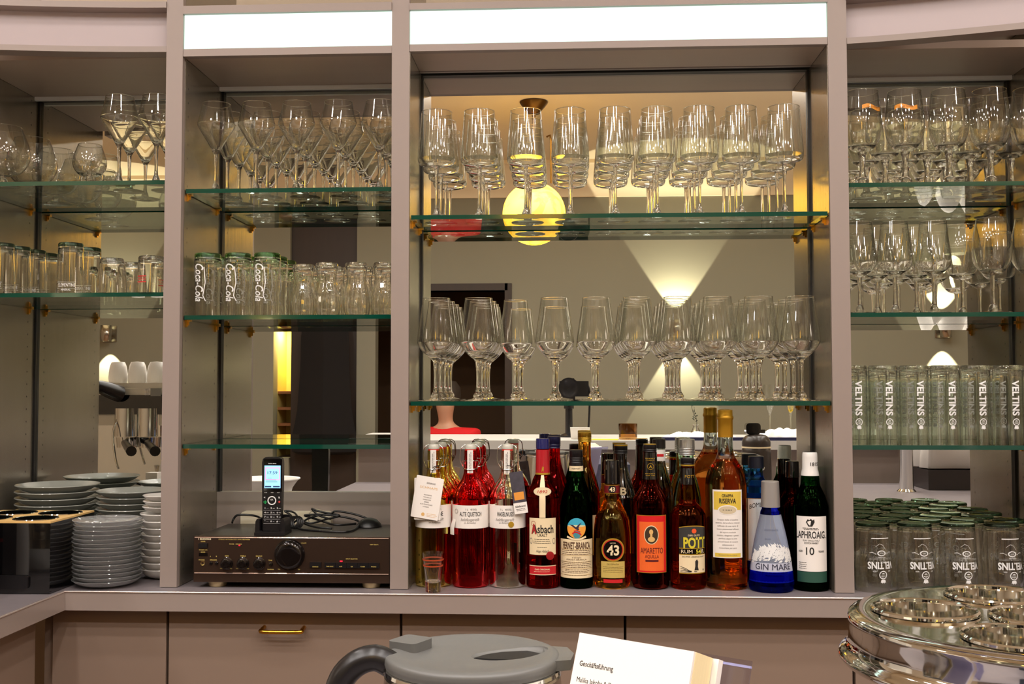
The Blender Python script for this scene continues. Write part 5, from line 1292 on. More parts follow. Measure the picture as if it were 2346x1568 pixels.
q = Print(); q.text('GIN MARE', 0, 0, .0125, w=.082, bold=.012); q.lines(-.04, .04, -.0125, .003, 1, .0012); q.text('Mediterranean Gin', 0, -.018, .0034, w=.034, shear=.3); q.cyl('label_text', pm('ink_navy', (30, 34, 60), .5), t, rg2, zm, rot=-.05, off=.0011)
q = Print(); q.text('COLECCION DE AUTOR', -.004, zc(1216) - zm, .004, w=.044); q.text('GIN MARE', -.014, zc(1236) - zm, .003, w=.016); q.cyl('upper_small_print', pm('print_grey_blue', (90, 96, 120), .5), t, rg2, zm, rot=-.05, off=.0008)

# --- Laphroaig and the dark ones behind
r = .0376; zc = lambda py: bz(1860, py, .02)
def scotch(label, px, Y, front, capc):
    t = bottle(label, px, Y, [(r, .003), (r, zc(1180)), (r * .97, zc(1160)), (r * .82, zc(1138)), (.0235, zc(1122)), (.0215, zc(1116))], DKG)
    lathe('green_neck', smooth_prof([(.0213, zc(1116) + .0003), (.0200, zc(1108)), (.0198, zc(1100)), (.0186, zc(1093)), (.0160, zc(1086)), (.0150, zc(1068))], 3) + [(0, zc(1068)), (0, zc(1116) + .0003)], GRN, t, 32)
    sleeve(t, 'capsule', pm('capsule_%d' % px, capc, .35), [(.0193, zc(1093)), (.0182, zc(1084)), (.0168, zc(1078)), (.0165, zc(1052)), (.0160, zc(1042)), (.0148, zc(1039)), (.002, zc(1039))])
    q = Print(); q.text('1815', .007, 0, .0078, w=.019, bold=.01); q.cyl('capsule_text', INK, t, .0168, zc(1066), off=.0006)
    if front:
        gap_sheet('main_label', PAPER, t, r, -.037, .034, zc(1310), zc(1184), rot=-.10)
        zm = zc(1247); y_ = lambda py: zc(py) - zm
        q = Print(); q.text('LAPHROAIG.', -.004, y_(1226), .0150, w=.068, bold=.015); q.text('ISLAY SINGLE MALT', -.003, y_(1239), .0036, w=.036, bold=.02); q.text('SCOTCH WHISKY', -.003, y_(1245), .0036, w=.030, bold=.02)
        q.text('10', -.006, y_(1263), .0160, w=.0170, bold=.01); q.text('YEARS', .018, y_(1264), .0040, w=.014, bold=.02); q.text('AGED', -.027, y_(1264), .0040, w=.010, bold=.02)
        q.poly([(-.011, y_(1203)), (-.014, y_(1197)), (-.010, y_(1190)), (-.007, y_(1193)), (-.004, y_(1189)), (.0, y_(1193)), (.003, y_(1190)), (.004, y_(1197)), (.001, y_(1203)), (-.001, y_(1207)), (-.009, y_(1207))])
        q.lines(-.022, .014, y_(1211), .003, 2, .0012); q.lines(-.032, -.012, y_(1290), .0042, 4, .0011); q.cyl('label_text', INK, t, r, zm, rot=-.10, off=.0010)
        gap_sheet('green_foot_band', pm('label_teal_green', (40, 80, 66), .5), t, r, -.037, .034, zc(1335), zc(1311), rot=-.10)
scotch('green whisky bottle with white capsule and white label, rightmost bottle', 1859, .048, True, (232, 230, 226))
for px, Y, hh, lb in ((1818, .142, .272, 'dark bottle with tall black capsule, behind the rightmost whisky bottle'),):
    t = bottle(lb, px, Y, [(.031, .004), (.032, .15), (.029, .18), (.017, .205), (.0145, .22), (.0145, .235)], DKB if px < 1830 else BLK)
    cap(t, .0155, .0150, .2355, hh, BLKGL, 'capsule')
# ------------------------------------------------------------------ front counter and what stands on it
def RP(px, py, z):
    """where a pixel's sight line meets the level z"""
    d = Fv + Rv * ((px - FW / 2) / FPX) - Uv * ((py - FH / 2) / FPX)
    return CAM + d * ((z - CAM.z) / d.z)
WTOP = pm('counter_pale_solid', (214, 210, 204), .3)
t = thing('bar_counter', 'pale front bar counter with raised top where the kettle and camera stand, mostly below the picture', 'bar counter', (0, -1.9, 0))
box('work_top', -1.0, 2.6, -.25, .80, .882, ZT, COUNTER, t, bevel=.002)
box('work_edge', -1.0, 2.6, .8, .802, .882, ZT + .001, EDGEM, t)
box('base_body', -.98, 2.58, -.30, .74, 0, .881, LAMD, t)
box('raised_body', -1.0, 2.6, -.85, -.30, 0, 1.085, LAM, t)
box('raised_top', -1.04, 2.64, -.90, -.2502, 1.0855, 1.125, WTOP, t, bevel=.002)
ZB = 1.125; t['label'] = 'pale front bar counter with a raised top, seen in the mirror behind the bottles'

# electric kettle
kz = ZT + .004; kc = RP(1083, 1504, 1.118); KH = 1.118 - kz
t = thing('electric_kettle', 'brushed steel electric kettle with dark lid, in the foreground at the bottom centre', 'kettle', (kc.x, kc.y, kz - .003), rz=math.radians(4))
R_ = .0795
lathe('steel_body', [(0, .012), (R_ * 1.12, .012)] + smooth_prof([(R_ * 1.12, .02), (R_ * 1.09, .08), (R_ * 1.03, .15), (R_ * 1.0, KH - .014)], 4) + [(R_ * 1.005, KH - .012), (R_ * .99, KH - .010), (0, KH - .010)], STEEL, t, 56)
lathe('base_plate', [(0, .003), (R_ * 1.14, .003), (R_ * 1.14, .0105), (0, .0115)], BLKPL, t, 48)
lathe('steel_rim', [(R_ * 1.0, KH - .0098), (R_ * 1.02, KH - .008), (R_ * 1.01, KH - .005), (R_ * .97, KH - .0045), (R_ * .96, KH - .0098)], CHROME, t, 56, close=True)
lid = lathe('lid', [(0, KH - .0045)] + [(R_ * .985, KH - .0045)] + smooth_prof([(R_ * 1.0, KH - .001), (R_ * .99, KH + .004), (R_ * .95, KH + .0062), (R_ * .86, KH + .0064), (R_ * .6, KH + .0035), (R_ * .3, KH + .0025)], 3) + [(0, KH + .0025)], GREYPL, t, 64)
# thumb recess cut into the lid
bm = bmesh.new(); bmesh.ops.create_uvsphere(bm, u_segments=28, v_segments=14, radius=1)
me = bpy.data.meshes.new('tool'); bm.to_mesh(me); bm.free(); tool = bpy.data.objects.new('tool', me); C.objects.link(tool)
tool.parent = t; tool.location = (.032, .006, KH + .007); tool.scale = (.038, .021, .0105); tool.rotation_euler = (0, 0, .25)
cut(lid, [tool])
prism('recess_flap', [(.0, -.014), (.024, -.012), (.033, 0), (.024, .013), (.0, .015), (-.016, .010), (-.030, .0), (-.016, -.008)], 'z', KH - .0012, KH + .0020, pm('recess_black_matt', (14, 13, 14), .55), t, loc=(.030, .005, 0), rot=(0, 0, .25))
prism('lid_catch', rrect(-.015, .015, -.016, .016, .005), 'z', KH + .003, KH + .0125, GREYPL, t, loc=(-.058, .026, 0), rot=(0, 0, -.55), bevel=.003)
prism('spout_cover', [(-.012, -.030), (.010, -.024), (.0145, 0), (.010, .024), (-.012, .030)], 'z', KH - .004, KH + .0050, GREYPL, t, loc=(R_ * .97, 0, 0), bevel=.003)
bm = bmesh.new()
path = spline([(-.074, 0, KH - .004), (-.088, 0, KH + .002), (-.106, 0, KH - .004), (-.120, 0, KH - .022), (-.126, 0, KH - .06), (-.122, 0, KH - .11), (-.102, 0, KH - .150), (-.088, 0, KH - .155)], 5)
tube_bm(bm, path, .012, 12)
h_ = bm_obj('handle', bm, BLKPL, t, smooth=50); h_.scale = (1, 1.15, 1)
q = Print(); q.frame(-.010, .012, -.008, .004, .0006, 1); q.rect(-.002, .009, -.004, .001); q.cyl('steel_mark', INK, t, R_ * 1.005, KH - .026, rot=.25, off=.0006)

# leaflet holder
A = RP(1328, 1450, 1.147); yaw = math.radians(-35)
t = thing('leaflet_holder', 'clear acrylic leaflet holder standing at the bottom right of the kettle', 'leaflet holder', (A.x, A.y, ZT + .001), rz=yaw)
tilt = math.radians(-20)
ACR = thinglass('acrylic_sheet', (244, 244, 252), 1.49, (200, 200, 232))
ACE = pm('acrylic_edge', (206, 206, 240), .2, trans=.5)
Hz = 1.147 - ZT - .001
import_lean = Matrix.Rotation(tilt, 4, 'X')
def lean(o, dx, dn, L0):
    """set a part so its top front edge runs through the holder's anchor, leaning back"""
    o.rotation_euler = (tilt, 0, 0)
    top = Vector((0, 0, L0)); top.rotate(Matrix.Rotation(tilt, 3, 'X'))
    n = Vector((0, dn, 0)); n.rotate(Matrix.Rotation(tilt, 3, 'X'))
    o.location = (dx, -top.y + n.y, Hz - top.z + n.z); return o
def slab(name, w0, w1, L0, th, mat, par): return prism(name, [(w0, .0), (w1, .0), (w1, L0), (w0, L0)], 'y', 0, th, mat, par, bevel=.0)
LH = .205
lean(slab('back_panel', .018, .140, LH + .006, .002, ACR, t), 0, .048, LH + .002)
lean(slab('back_panel_edge', .018, .140, .002, .0022, ACE, t), 0, .048, .002 + .0)
lean(slab('right_panel', .1385, .1405, .10, .05, ACR, t), 0, -.004, LH)
lean(slab('front_panel', -.006, .140, .09, .002, ACR, t), 0, -.006, LH)
box('foot_plate', .012, .142, -.085, .055, .0, .003, ACR, t)
t = thing('leaflet_stack', 'thick stack of white printed leaflets in the clear holder, right of the kettle', 'leaflets', (A.x, A.y, ZT + .004), rz=yaw)
Hz -= .003
fs = lean(slab('front_leaflet', 0, .112, LH, .003, PAPER, t), 0, 0, LH)
PEDG = pm('paper_edges_cream', (240, 222, 176), .7, var=.08, nscale=(4, 900, 4))
lean(slab('leaflet_block', .0005, .1125, LH - .002, .030, PEDG, t), 0, .0032, LH - .002)
lean(slab('rear_leaflets', .006, .1175, LH - .004, .008, PAPER, t), 0, .0345, LH - .004)
q = Print(); q.text('Geschäftsführung', .006, LH - .0250, .0042, w=.034, align='L', bold=.01); q.text('Malika Jakobs & Danko Ladic', .006, LH - .0385, .0042, w=.056, align='L', bold=.03)
q.flat('dark_text', INK, fs, off=.0002)
q = Print(); q.text('Tel. +49 2327 979914', .006, LH - .052, .0040, w=.044, align='L'); q.text('info@bar-restaurant.de', .008, LH - .060, .0040, w=.046, align='L'); q.flat('grey_text', INKG, fs, off=.0002)
q = Print(); q.text('www.restaurant.de', .006, LH - .074, .0040, w=.040, align='L'); q.rect(.0, .112, LH - .068, LH - .0665); q.flat('lower_text', INKG, fs, off=.0002)

# steel bottle cooler
cc = RP(2395, 1418, 1.120)
t = thing('bottle_cooler', 'polished steel bottle cooler with round openings in the lower right foreground', 'bottle cooler', (cc.x, cc.y, ZT + .001))
PH = 1.120 - ZT - .001; RO = .197
bodym = STEEL
plate = lathe('perforated_lid', [(0, PH - .010), (RO - .012, PH - .010), (RO - .004, PH - .008), (RO - .003, PH - .002), (RO - .010, PH + .001), (RO - .020, PH), (0, PH)], CHROME, t, 72)
hs = [(0, 0)] + [(.1175 * math.cos(math.radians(a)), .1175 * math.sin(math.radians(a))) for a in (165, 93, 21, 309, 237)]
bpy.context.view_layer.update()
cut(plate, [cyl_tool(cc.x + a, cc.y + b, ZT + PH - .03, ZT + PH + .03, .052, seg=48) for a, b in hs])
for i, (a, b) in enumerate(hs):
    if i == 0: r0_ = lathe('opening_rim', [(.0515, -.045), (.0505, -.045), (.0505, .0), (.0512, .0032), (.0535, .0042), (.0555, .0026), (.0558, .0002), (.0515, .0)], CHROME, t, 48, loc=(a, b, PH + .0005), close=True)
    else:
        o = r0_.copy(); C.objects.link(o); o.parent = t; o.location = (a, b, PH + .0005)
for i, (a, b) in enumerate(hs):
    if i == 0: w0_ = lathe('bottle_well', [(0, PH - .056), (.050, PH - .056), (.050, PH - .0455), (.0492, PH - .0455), (.0492, PH - .0545), (0, PH - .0545)], pm('well_bronze_dull', (150, 120, 80), .45, metal=.8), t, 40, loc=(a, b, 0))
    else:
        o = w0_.copy(); C.objects.link(o); o.parent = t; o.location = (a, b, 0)
lathe('polished_collar', smooth_prof([(RO - .003, PH - .003), (RO, PH - .006), (RO - .001, PH - .022), (RO + .001, PH - .036), (RO + .009, PH - .043), (RO + .010, PH - .048), (RO + .004, PH - .053), (RO - .010, PH - .058), (RO - .030, PH - .062)], 3) + [(RO - .032, PH - .060), (RO - .006, PH - .040), (RO - .006, PH - .008)], CHROME, t, 80, close=True)
lathe('steel_bowl', [(RO - .034, PH - .0585)] + smooth_prof([(RO - .034, PH - .064), (RO - .050, PH - .10), (RO - .075, PH - .15), (RO - .09, 0)], 4) + [(RO - .10, 0), (RO - .10, .004), (RO - .060, PH - .10), (RO - .045, PH - .064), (RO - .045, PH - .0585)], CHROME, t, 72, close=True)

# ------------------------------------------------------------------ things seen only in the mirror
# photographer's camera on a short column on the bar top
t = thing('photo_camera', 'black camera on a short support reflected among the wine glass stems', 'camera', (0, -2.39, CAM.z))
def rotc(o): return o
lathe('lens', [(0, .004), (.034, .004), (.040, 0), (.050, .0), (.050, .03), (.043, .034), (.042, .075), (0, .075)], BLKPL, t, 36, loc=(0, -.012, 0), rot=(PI / 2, 0, 0))
box('camera_body', -.045, .095, -.150, -.090, -.040, .034, BLKPL, t, bevel=.008)
box('viewfinder', -.018, .026, -.14, -.092, .035, .048, BLKPL, t, bevel=.005)
box('lens_mount_plate', -.03, .03, -.13, -.08, -.058, -.0405, BLKPL, t, bevel=.002)
lathe('support_column', [(0, ZB - CAM.z + .0005), (.05, ZB - CAM.z + .0005), (.05, ZB - CAM.z + .008), (.018, ZB - CAM.z + .02), (.017, -.10), (.024, -.098), (.024, -.075), (.016, -.07), (.016, -.059), (0, -.059)], BLKPL, t, 28, loc=(0.0, -.11, 0))
tube('strap', spline([(.088, -.12, .02), (.100, -.115, -.02), (.098, -.11, -.12), (.092, -.11, ZB - CAM.z + .012)], 6), .005, BLKPL, t, 8)
def onbar(name, label, cat, x, y): return thing(name, label, cat, (x, y, ZB + .0006))
def VP(px, dist_y, D): return (px - 1303.0) / 2500 * (2.39 + 2 * D - dist_y)    # side position of a thing at depth dist_y seen in the mirror
t = onbar('folded_menu', 'white folded card on the bar top reflected behind the blue cap bottle', 'card', VP(1330, -2.25, .19), -2.25)
prism('card_panel', [(0, 0), (.004, 0), (.025, .055), (.021, .056)], 'x', -.045, .045, PAPER, t, rot=(0, 0, .2))
t = onbar('candle_glass', 'ribbed amber candle glass on the bar top reflected in the centre mirror', 'candle glass', VP(1437, -2.26, .19), -2.26)
lathe('ribbed_glass', [(0, 0), (.038, 0), (.041, .004), (.042, .072), (.039, .072), (.038, .012), (0, .010)], glassmat('smoky_amber_glass', (214, 190, 160), 1.45), t, 48, rib=lambda a, z: 1 + .012 * math.cos(24 * a))
lathe('candle', [(0, .0105), (.034, .0105), (.034, .026), (0, .025)], pm('candle_wax', (250, 232, 200), .6, emit=(255, 210, 140), estr=.6), t, 24)
t = onbar('yellow_leaflet', 'flat yellow leaflet on the bar top reflected beside the candle glass', 'leaflet', VP(1385, -2.22, .19), -2.22)
box('paper_sheet', -.06, .06, -.03, .03, 0, .003, pm('paper_yellow', (240, 230, 70), .6), t, rot=(0, 0, .1))
# cloths
def cloth(name, label, x, y, sx_, sy_, h, m, seed):
    rnd = random.Random(seed); n = 26; vs, fs = [], []
    for j in range(n + 1):
        for i in range(n + 1):
            u, v = i / n * 2 - 1, j / n * 2 - 1
            e = max(abs(u), abs(v))
            z = h * (1 - e ** (4 if h < .2 else 9)) * (.80 + .20 * math.sin(5 * u + seed) * math.cos(4 * v + 2 * seed)) + .004 + .006 * math.sin(13 * u + 7 * v) * (1 - e ** 6)
            vs.append((u * sx_ * (1 + .05 * math.sin(6 * v)), v * sy_ * (1 + .06 * math.sin(5 * u)), max(.0015, z)))
    for j in range(n):
        for i in range(n): a = j * (n + 1) + i; fs.append((a, a + 1, a + n + 2, a + n + 1))
    o = mk(name, vs, fs, m, smooth=60); o.location = (x, y, ZB + .0006)
    s = o.modifiers.new('thickness', 'SOLIDIFY'); s.thickness = .0012; s.offset = 1
    return tag(o, label, 'cloth')
LINEN = pm('linen_white', (240, 236, 230), .8); NAVY = pm('cloth_navy', (30, 30, 70), .7)
cloth('white_napkin', 'crumpled white napkin on the bar top reflected behind the tall grappa bottles', VP(1600, -2.3, .19), -2.30, .16, .075, .028, LINEN, 2)
cloth('white_napkin', 'crumpled white napkin on the bar top reflected at the right of the centre mirror', VP(1790, -2.3, .19), -2.30, .11, .075, .045, LINEN, 5)
tag(box('navy_cloth', VP(1500, -2.17, .19), VP(1835, -2.17, .19), -2.215, -2.158, ZB + .0004, ZB + .013, NAVY, bevel=.004), 'folded navy cloth along the edge of the bar top, reflected', 'cloth')
fl = thing('champagne_flute', '', 'champagne flute')
lathe('foot', smooth_prof([(0, 0), (.03, .001), (.006, .006), (0, .008)], 3), GLASS, fl, 24); lathe('stem', [(0, .008), (.0035, .008), (.0035, .10), (.006, .11), (0, .11)], GLASS, fl, 12)
lathe('bowl', smooth_prof([(.004, .11), (.018, .15), (.029, .19), (.030, .22), (.0275, .25)], 4), SHEET, fl, 32)
for i, (px, yy, lb) in enumerate(((1765, -2.34, 'empty champagne flute on the bar top reflected left of the other'), (1812, -2.34, 'champagne flute with pale yellow wine on the bar top, reflected near the right post'))):
    loc = (VP(px, yy, .19), yy - .09, ZB + .0006)
    if i == 0: fl.location = loc; fl['label'] = lb; fl['group'] = 'flutes on the bar top'
    else:
        f2 = dup(fl, loc, 0, lb, 'flutes on the bar top'); lathe('wine', [(0, .115), (.010, .125), (.0175, .152), (.0235, .18), (0, .18)], YR, f2, 24)
t = onbar('twig_vase', 'small glass vase with a dark leafy twig on the bar top, reflected', 'vase', VP(1590, -2.45, .19), -2.45)
lathe('vase', [(0, 0), (.02, 0), (.024, .02), (.012, .05), (.014, .062), (.011, .062), (.009, .05), (.02, .02), (0, .004)], GLASS, t, 24)
bm = bmesh.new(); tube_bm(bm, spline([(0, 0, .01), (.005, 0, .08), (-.012, 0, .12), (-.022, 0, .165)], 5), .0012, 6); bm_obj('twig', bm, INK, t)
LEAF = pm('leaf_dark_green', (40, 44, 24), .6)
for i in range(15):
    s = -1 if i % 2 else 1; zl_ = .075 + .006 * i; a = .5 + .2 * math.sin(i)
    bm = bmesh.new(); L_ = .016 + .006 * math.sin(i * 2.1)
    v = [bm.verts.new(p) for p in ((0, 0, 0), (L_ * .4, .003, .003), (L_, 0, .001), (L_ * .5, -.003, -.003))]; bm.faces.new(v)
    o = bm_obj('leaf', bm, LEAF, t, smooth=0); o.location = (-.010 * (i / 15) ** 1.5 - .002, 0, zl_); o.rotation_euler = (0, -a if s > 0 else PI + a, .2 * i)
# vacuum jug on the work top
x = VP(1735, -1.75, .19)
t = thing('vacuum_jug', 'dark vacuum jug with rounded black lid reflected behind the blue gin bottle', 'vacuum jug', (x, -1.85, ZT + .004))
JM = pm('jug_dark_brown', (54, 46, 42), .3)
lathe('jug_body', smooth_prof([(0, 0), (.06, 0), (.062, .05), (.060, .17), (.056, .185)], 3) + [(0, .185)], JM, t, 40)
lathe('lid_ring', [(0, .1855), (.060, .1855), (.060, .192), (0, .192)], CREAM, t, 40)
lathe('jug_shoulder', [(0, .1925)] + smooth_prof([(.059, .1925), (.058, .215), (.045, .235), (.025, .242)], 4) + [(0, .242)], JM, t, 40)
prism('pour_lid', rrect(-.045, .015, .2425, .290, .014), 'y', -.025, .025, BLKGL, t, bevel=.008)
prism('thumb_lever', rrect(.0155, .036, .247, .262, .003), 'y', -.01, .01, BLKGL, t, bevel=.002)
# grey crate of wrapped things
x = VP(1392, -1.85, .19)
t = thing('cutlery_tray', 'dark blue grey tray on the work top reflected between the herb bitter and 43 bottles', 'tray', (x, -1.9, ZT + .001))
box('tray_body', -.09, .09, -.08, .08, 0, .12, pm('tray_blue_grey', (60, 66, 84), .5), t, bevel=.006)
box('wrapped_papers', -.07, .05, -.05, .06, .1205, .15, pm('foil_white', (220, 224, 236), .25), t, bevel=.006)
# round white lid on the work side
t = thing('white_round_tray', 'round white plastic tray reflected behind the cordless phone', 'tray', (-1.235, -1.46, ZT + .004))
lathe('tray_body', smooth_prof([(0, .0), (.09, 0), (.105, .03), (.128, .062), (.136, .066)], 3) + [(.136, .070), (.124, .068), (.1, .036), (0, .034)], WHITE, t, 48)
# espresso machine on the left worktop leg, facing the cabinet
t = thing('espresso_machine', 'white and chrome espresso machine with black controls reflected in the left mirror', 'coffee machine', (-1.55, -.50, ZT + .001))
CR = pm('machine_white', (236, 230, 216), .3)
box('machine_body', -.36, .36, -.45, -.02, .05, .44, CR, t, bevel=.01)
box('steel_front_panel', -.36, .36, -.0195, -.012, .056, .314, CHROME, t)
box('upper_front', -.36, .36, -.019, .045, .315, .44, CR, t, bevel=.006)
cp_ = box('control_panel', -.33, .34, .0455, .052, .352, .418, BLKGL, t, bevel=.002)
box('cup_rail', -.36, .36, -.45, .045, .4405, .458, CR, t, bevel=.004)
def kx(px): return (px - 1303) / 2500.0 * 3.62 + 1.55
def kzz(py): return 1.36 + (890 - py) / 2500.0 * 3.62 - ZT
box('display', kx(330), kx(354), .0525, .054, kzz(908), kzz(890), pm('display_grey', (150, 150, 146), .4), cp_)
q = Print()
for px in (318, 322, 326, 362, 366, 370): 
    for py in (893, 903): q.disc(-(0) + kx(px), kzz(py), .004)
o = q.flat('buttons', WHITE, cp_, origin=(0, .0545, 0), off=0)
lathe('steam_knob', [(0, 0), (.028, 0), (.026, .05), (.018, .10), (0, .10)], BLKPL, t, 24, loc=(kx(258), .06, kzz(903)), rot=(-PI / 2 + .3, 0, .5))
for px in (268, 322):
    lathe('group_head', [(0, 0), (.046, 0), (.046, .095), (0, .095)], CHROME, t, 32, loc=(kx(px), .02, kzz(1002)))
    bm = bmesh.new(); bmesh.ops.create_cone(bm, cap_ends=True, segments=28, radius1=.036, radius2=.04, depth=.035)
    pf = bm_obj('portafilter', bm, CHROME, t); pf.location = (kx(px), .02, kzz(1016))
    tube('portafilter_handle', [(0, .03, 0), (.04, .10, -.01), (.09, .19, -.02)], .014, BLKPL, pf, 12, taper=lambda u: .75 + .45 * u)
box('drip_tray', -.34, .34, -.02, .14, .0, .055, CHROME, t, bevel=.004)
tube('steam_wand', spline([(kx(254), .03, kzz(940)), (kx(250), .08, kzz(990)), (kx(262), .10, kzz(1050)), (kx(270), .10, kzz(1075))], 5), .004, CHROME, t, 8)
# small things beside the machine
def onleg(name, label, cat, px, Y): return thing(name, label, cat, ((px - 1303) / 2500.0 * (3.17 - Y), Y, ZT + .001))
t = onleg('spray_bottle', 'white spray bottle with blue cap reflected at the post edge of the left mirror', 'spray bottle', 366, -.30)
lathe('bottle_body', smooth_prof([(.03, 0), (.032, .01), (.031, .10), (.022, .17), (.012, .21)], 4) + [(0, .21)], WHITE, t, 28); lathe('blue_cap', [(0, .2105), (.013, .2105), (.013, .25), (0, .25)], pm('cap_bright_blue', (40, 90, 220), .4), t, 20)
t = onleg('steel_jug', 'small steel milk jug reflected in front of the espresso machine', 'milk jug', 240, -.28)
lathe('jug_wall', smooth_prof([(.042, 0), (.045, .04), (.036, .13), (.040, .16)], 4) + [(.038, .16), (.034, .13), (.04, .01), (0, .008)], CHROME, t, 32)
t = onleg('napkin_box', 'dark box with red strip and white napkins reflected in the left mirror', 'box', 345, -.185)
box('box_body', -.034, .034, -.03, .03, 0, .155, BLKPL, t, bevel=.002); box('red_strip', -.034, .034, .0303, .031, .10, .108, RED, t); box('white_napkins', -.026, .010, -.02, .02, .1555, .178, PAPER, t)
g0 = None
for i in range(4):
    lb = 'leaning glass disc reflected before the espresso machine, %s of four' % ORD[i]
    loc = ((272 + 10 * i - 1303) / 2500.0 * 3.38, -.21, ZT + .078)
    if g0 is None:
        g0 = lathe('glass_disc', [(0, -.0015), (.070, -.0015), (.0705, .0), (.070, .0015), (0, .0015)], GLASSG, seg=40); o = g0
    else: o = g0.copy(); C.objects.link(o)
    o.location = loc; o.rotation_euler = (0, PI / 2 - .22, .25); tag(o, lb, 'glass disc', 'leaning glass discs')
tag(box('disc_rack', (262 - 1303) / 2500.0 * 3.38, (312 - 1303) / 2500.0 * 3.38, -.25, -.17, ZT + .001, ZT + .004, CHROME), 'thin steel rack under the leaning glass discs, hidden in the mirror behind the plates', 'rack')
# cups on the machine
cupm = pm('cup_white_bright', (245, 242, 238), .25)
cup = thing('coffee_cup', '', 'cup'); 
lathe('cup_wall', smooth_prof([(.030, 0), (.032, .02), (.028, .055), (.022, .072)], 3) + [(0, .074)], cupm, cup, 28)
for i in range(5):
    lb = 'upturned white cup on the espresso machine, %s from the left in the mirror' % ORD[i]; loc = (kx(228 + i * 47), -.03 - .0 * i, .4586 + ZT + .001); loc = (loc[0] - 1.55, -.53, loc[2])
    if i == 0: cup.location = loc; cup['label'] = lb; cup['group'] = 'cups on the espresso machine'
    else: dup(cup, loc, 0, lb, 'cups on the espresso machine')
    dup(cup, (loc[0] + .035, loc[1] - .08, loc[2]), 0, lb.replace('upturned white cup', 'second-row white cup'), 'cups on the espresso machine')
# chrome beer column and a white cloth hanging at the right
x = VP(2058, -1.75, .30)
t = thing('beer_column', 'chrome beer column with a tap reflected low in the right mirror', 'beer tap', (x, -1.75, ZT + .001))
lathe('column', [(0, 0), (.04, 0), (.03, .01), (.028, .32), (.034, .33), (.034, .35), (0, .35)], CHROME, t, 32)
tube('tap', spline([(.0, .03, .24), (0, .07, .24), (0, .08, .21), (0, .08, .18)], 4), .009, CHROME, t, 10)
lathe('tap_handle', [(0, 0), (.012, 0), (.014, .05), (0, .055)], WHITE, t, 16, loc=(0, .06, .255))
x = VP(2150, -1.85, .30)
t = thing('ice_box', 'dark box on the counter reflected at the right under the white cloths', 'box', (x + .1, -1.9, ZT + .001))
box('box_body', -.2, .2, -.12, .10, 0, .085, pm('box_charcoal', (40, 34, 34), .4), t, bevel=.006)
o = cloth('white_tea_towel', 'large white cloth draped over the dark box, reflected in the right mirror', x + .08, -1.91, .18, .09, .46, LINEN, 9); o.location.z = ZT + .0882
# seated guest in red by the doorway
def skin(name, pts, edges, radii, mat, parent, root=0):
    me = bpy.data.meshes.new(name); me.from_pydata(pts, edges, []); o = link_mesh(name, me, mat, parent)
    m = o.modifiers.new('skin', 'SKIN'); lay = me.skin_vertices[0] if me.skin_vertices else None
    if lay is None:
        bm = bmesh.new(); bm.from_mesh(me); bm.verts.layers.skin.verify(); bm.to_mesh(me); bm.free(); lay = me.skin_vertices[0]
    for i, r in enumerate(radii):
        lay.data[i].radius = r if isinstance(r, tuple) else (r, r)
        lay.data[i].use_root = (i == root)
    s = o.modifiers.new('sub', 'SUBSURF'); s.levels = s.render_levels = 2; m.use_smooth_shade = True
    return o
SKINM = pm('skin_tone', (196, 146, 118), .5); REDC = pm('red_jersey', (214, 24, 30), .8)
t = thing('person', 'seated person in a red top by the dark doorway, reflected behind the leftmost wine glasses', 'person', (VP(1022, -4.45, .19), -4.45, 0), rz=.3)
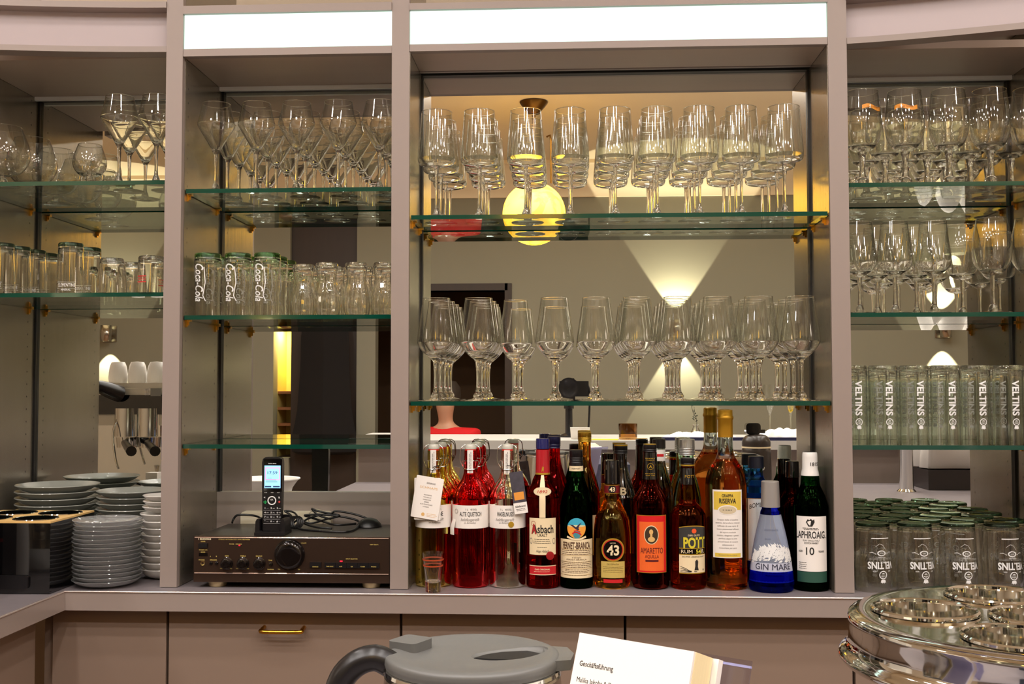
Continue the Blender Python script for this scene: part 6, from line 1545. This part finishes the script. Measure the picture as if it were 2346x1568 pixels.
P_ = [(0, 0, .50), (0, .0, .68), (0, -.01, .90), (0, .0, 1.05), (0, .01, 1.13), (0, .02, 1.215), (0, .02, 1.30),
      (-.17, 0, 1.05), (-.23, .05, .82), (-.14, .26, .72), (-.08, .33, .71), (.17, 0, 1.05), (.23, .05, .82), (.14, .26, .72), (.08, .33, .71),
      (-.10, .05, .49), (-.13, .42, .50), (-.13, .44, .10), (-.13, .54, .05), (.10, .05, .49), (.13, .42, .50), (.13, .44, .10), (.13, .54, .05)]
E_ = [(0, 1), (1, 2), (2, 3), (3, 4), (4, 5), (5, 6), (3, 7), (7, 8), (8, 9), (9, 10), (3, 11), (11, 12), (12, 13), (13, 14), (0, 15), (15, 16), (16, 17), (17, 18), (0, 19), (19, 20), (20, 21), (21, 22)]
Rr = [(.15, .11), (.13, .10), (.13, .09), (.09, .07), .042, (.058, .066), (.078, .095), .055, .042, .032, .03, .055, .042, .032, .03, .085, .065, .045, .035, .085, .065, .045, .035]
skin('body', P_, E_, Rr, SKINM, t)
skin('red_top', [P_[0], P_[1], P_[2], (0, .0, 1.125), P_[7], P_[8], P_[11], P_[12]], [(0, 1), (1, 2), (2, 3), (3, 4), (4, 5), (3, 6), (6, 7)], [(.175, .135), (.16, .125), (.185, .13), (.165, .10), .095, .07, .085, .066], REDC, t)
skin('trousers', [P_[i] for i in (0, 15, 16, 17, 19, 20, 21)], [(0, 1), (1, 2), (2, 3), (0, 4), (4, 5), (5, 6)], [(.16, .12), .098, .078, .06, .098, .078, .06], NAVY, t)
lathe('hair', [(.001, 1.42), (.06, 1.41), (.088, 1.37), (.092, 1.32), (.085, 1.27), (.082, 1.27), (.084, 1.33), (.06, 1.39), (.001, 1.40)], pm('hair_dark', (40, 28, 20), .7), t, 24, loc=(0, -.012, -.005), close=True)
bm = bmesh.new(); tube_bm(bm, [(0, .113, 1.32), (0, .128, 1.29), (0, .115, 1.28)], .010, 8); bm_obj('nose', bm, SKINM, t)
t2 = thing('dining_chair', 'dark wooden chair under the seated person in red, reflected', 'chair', (t.location.x, t.location.y, 0), rz=.3)
DW = DARKWOOD
box('seat', -.21, .21, -.19, .24, .318, .340, DW, t2, bevel=.005)
for sx_ in (-.19, .19):
    for sy_ in (-.17, .21): box('leg', sx_ - .018, sx_ + .018, sy_ - .018, sy_ + .018, 0.001, .317, DW, t2)
box('backrest', -.21, .21, -.30, -.26, .25, .86, DW, t2, bevel=.005)
# finely spoken labels: the camera support etc. stay as they are
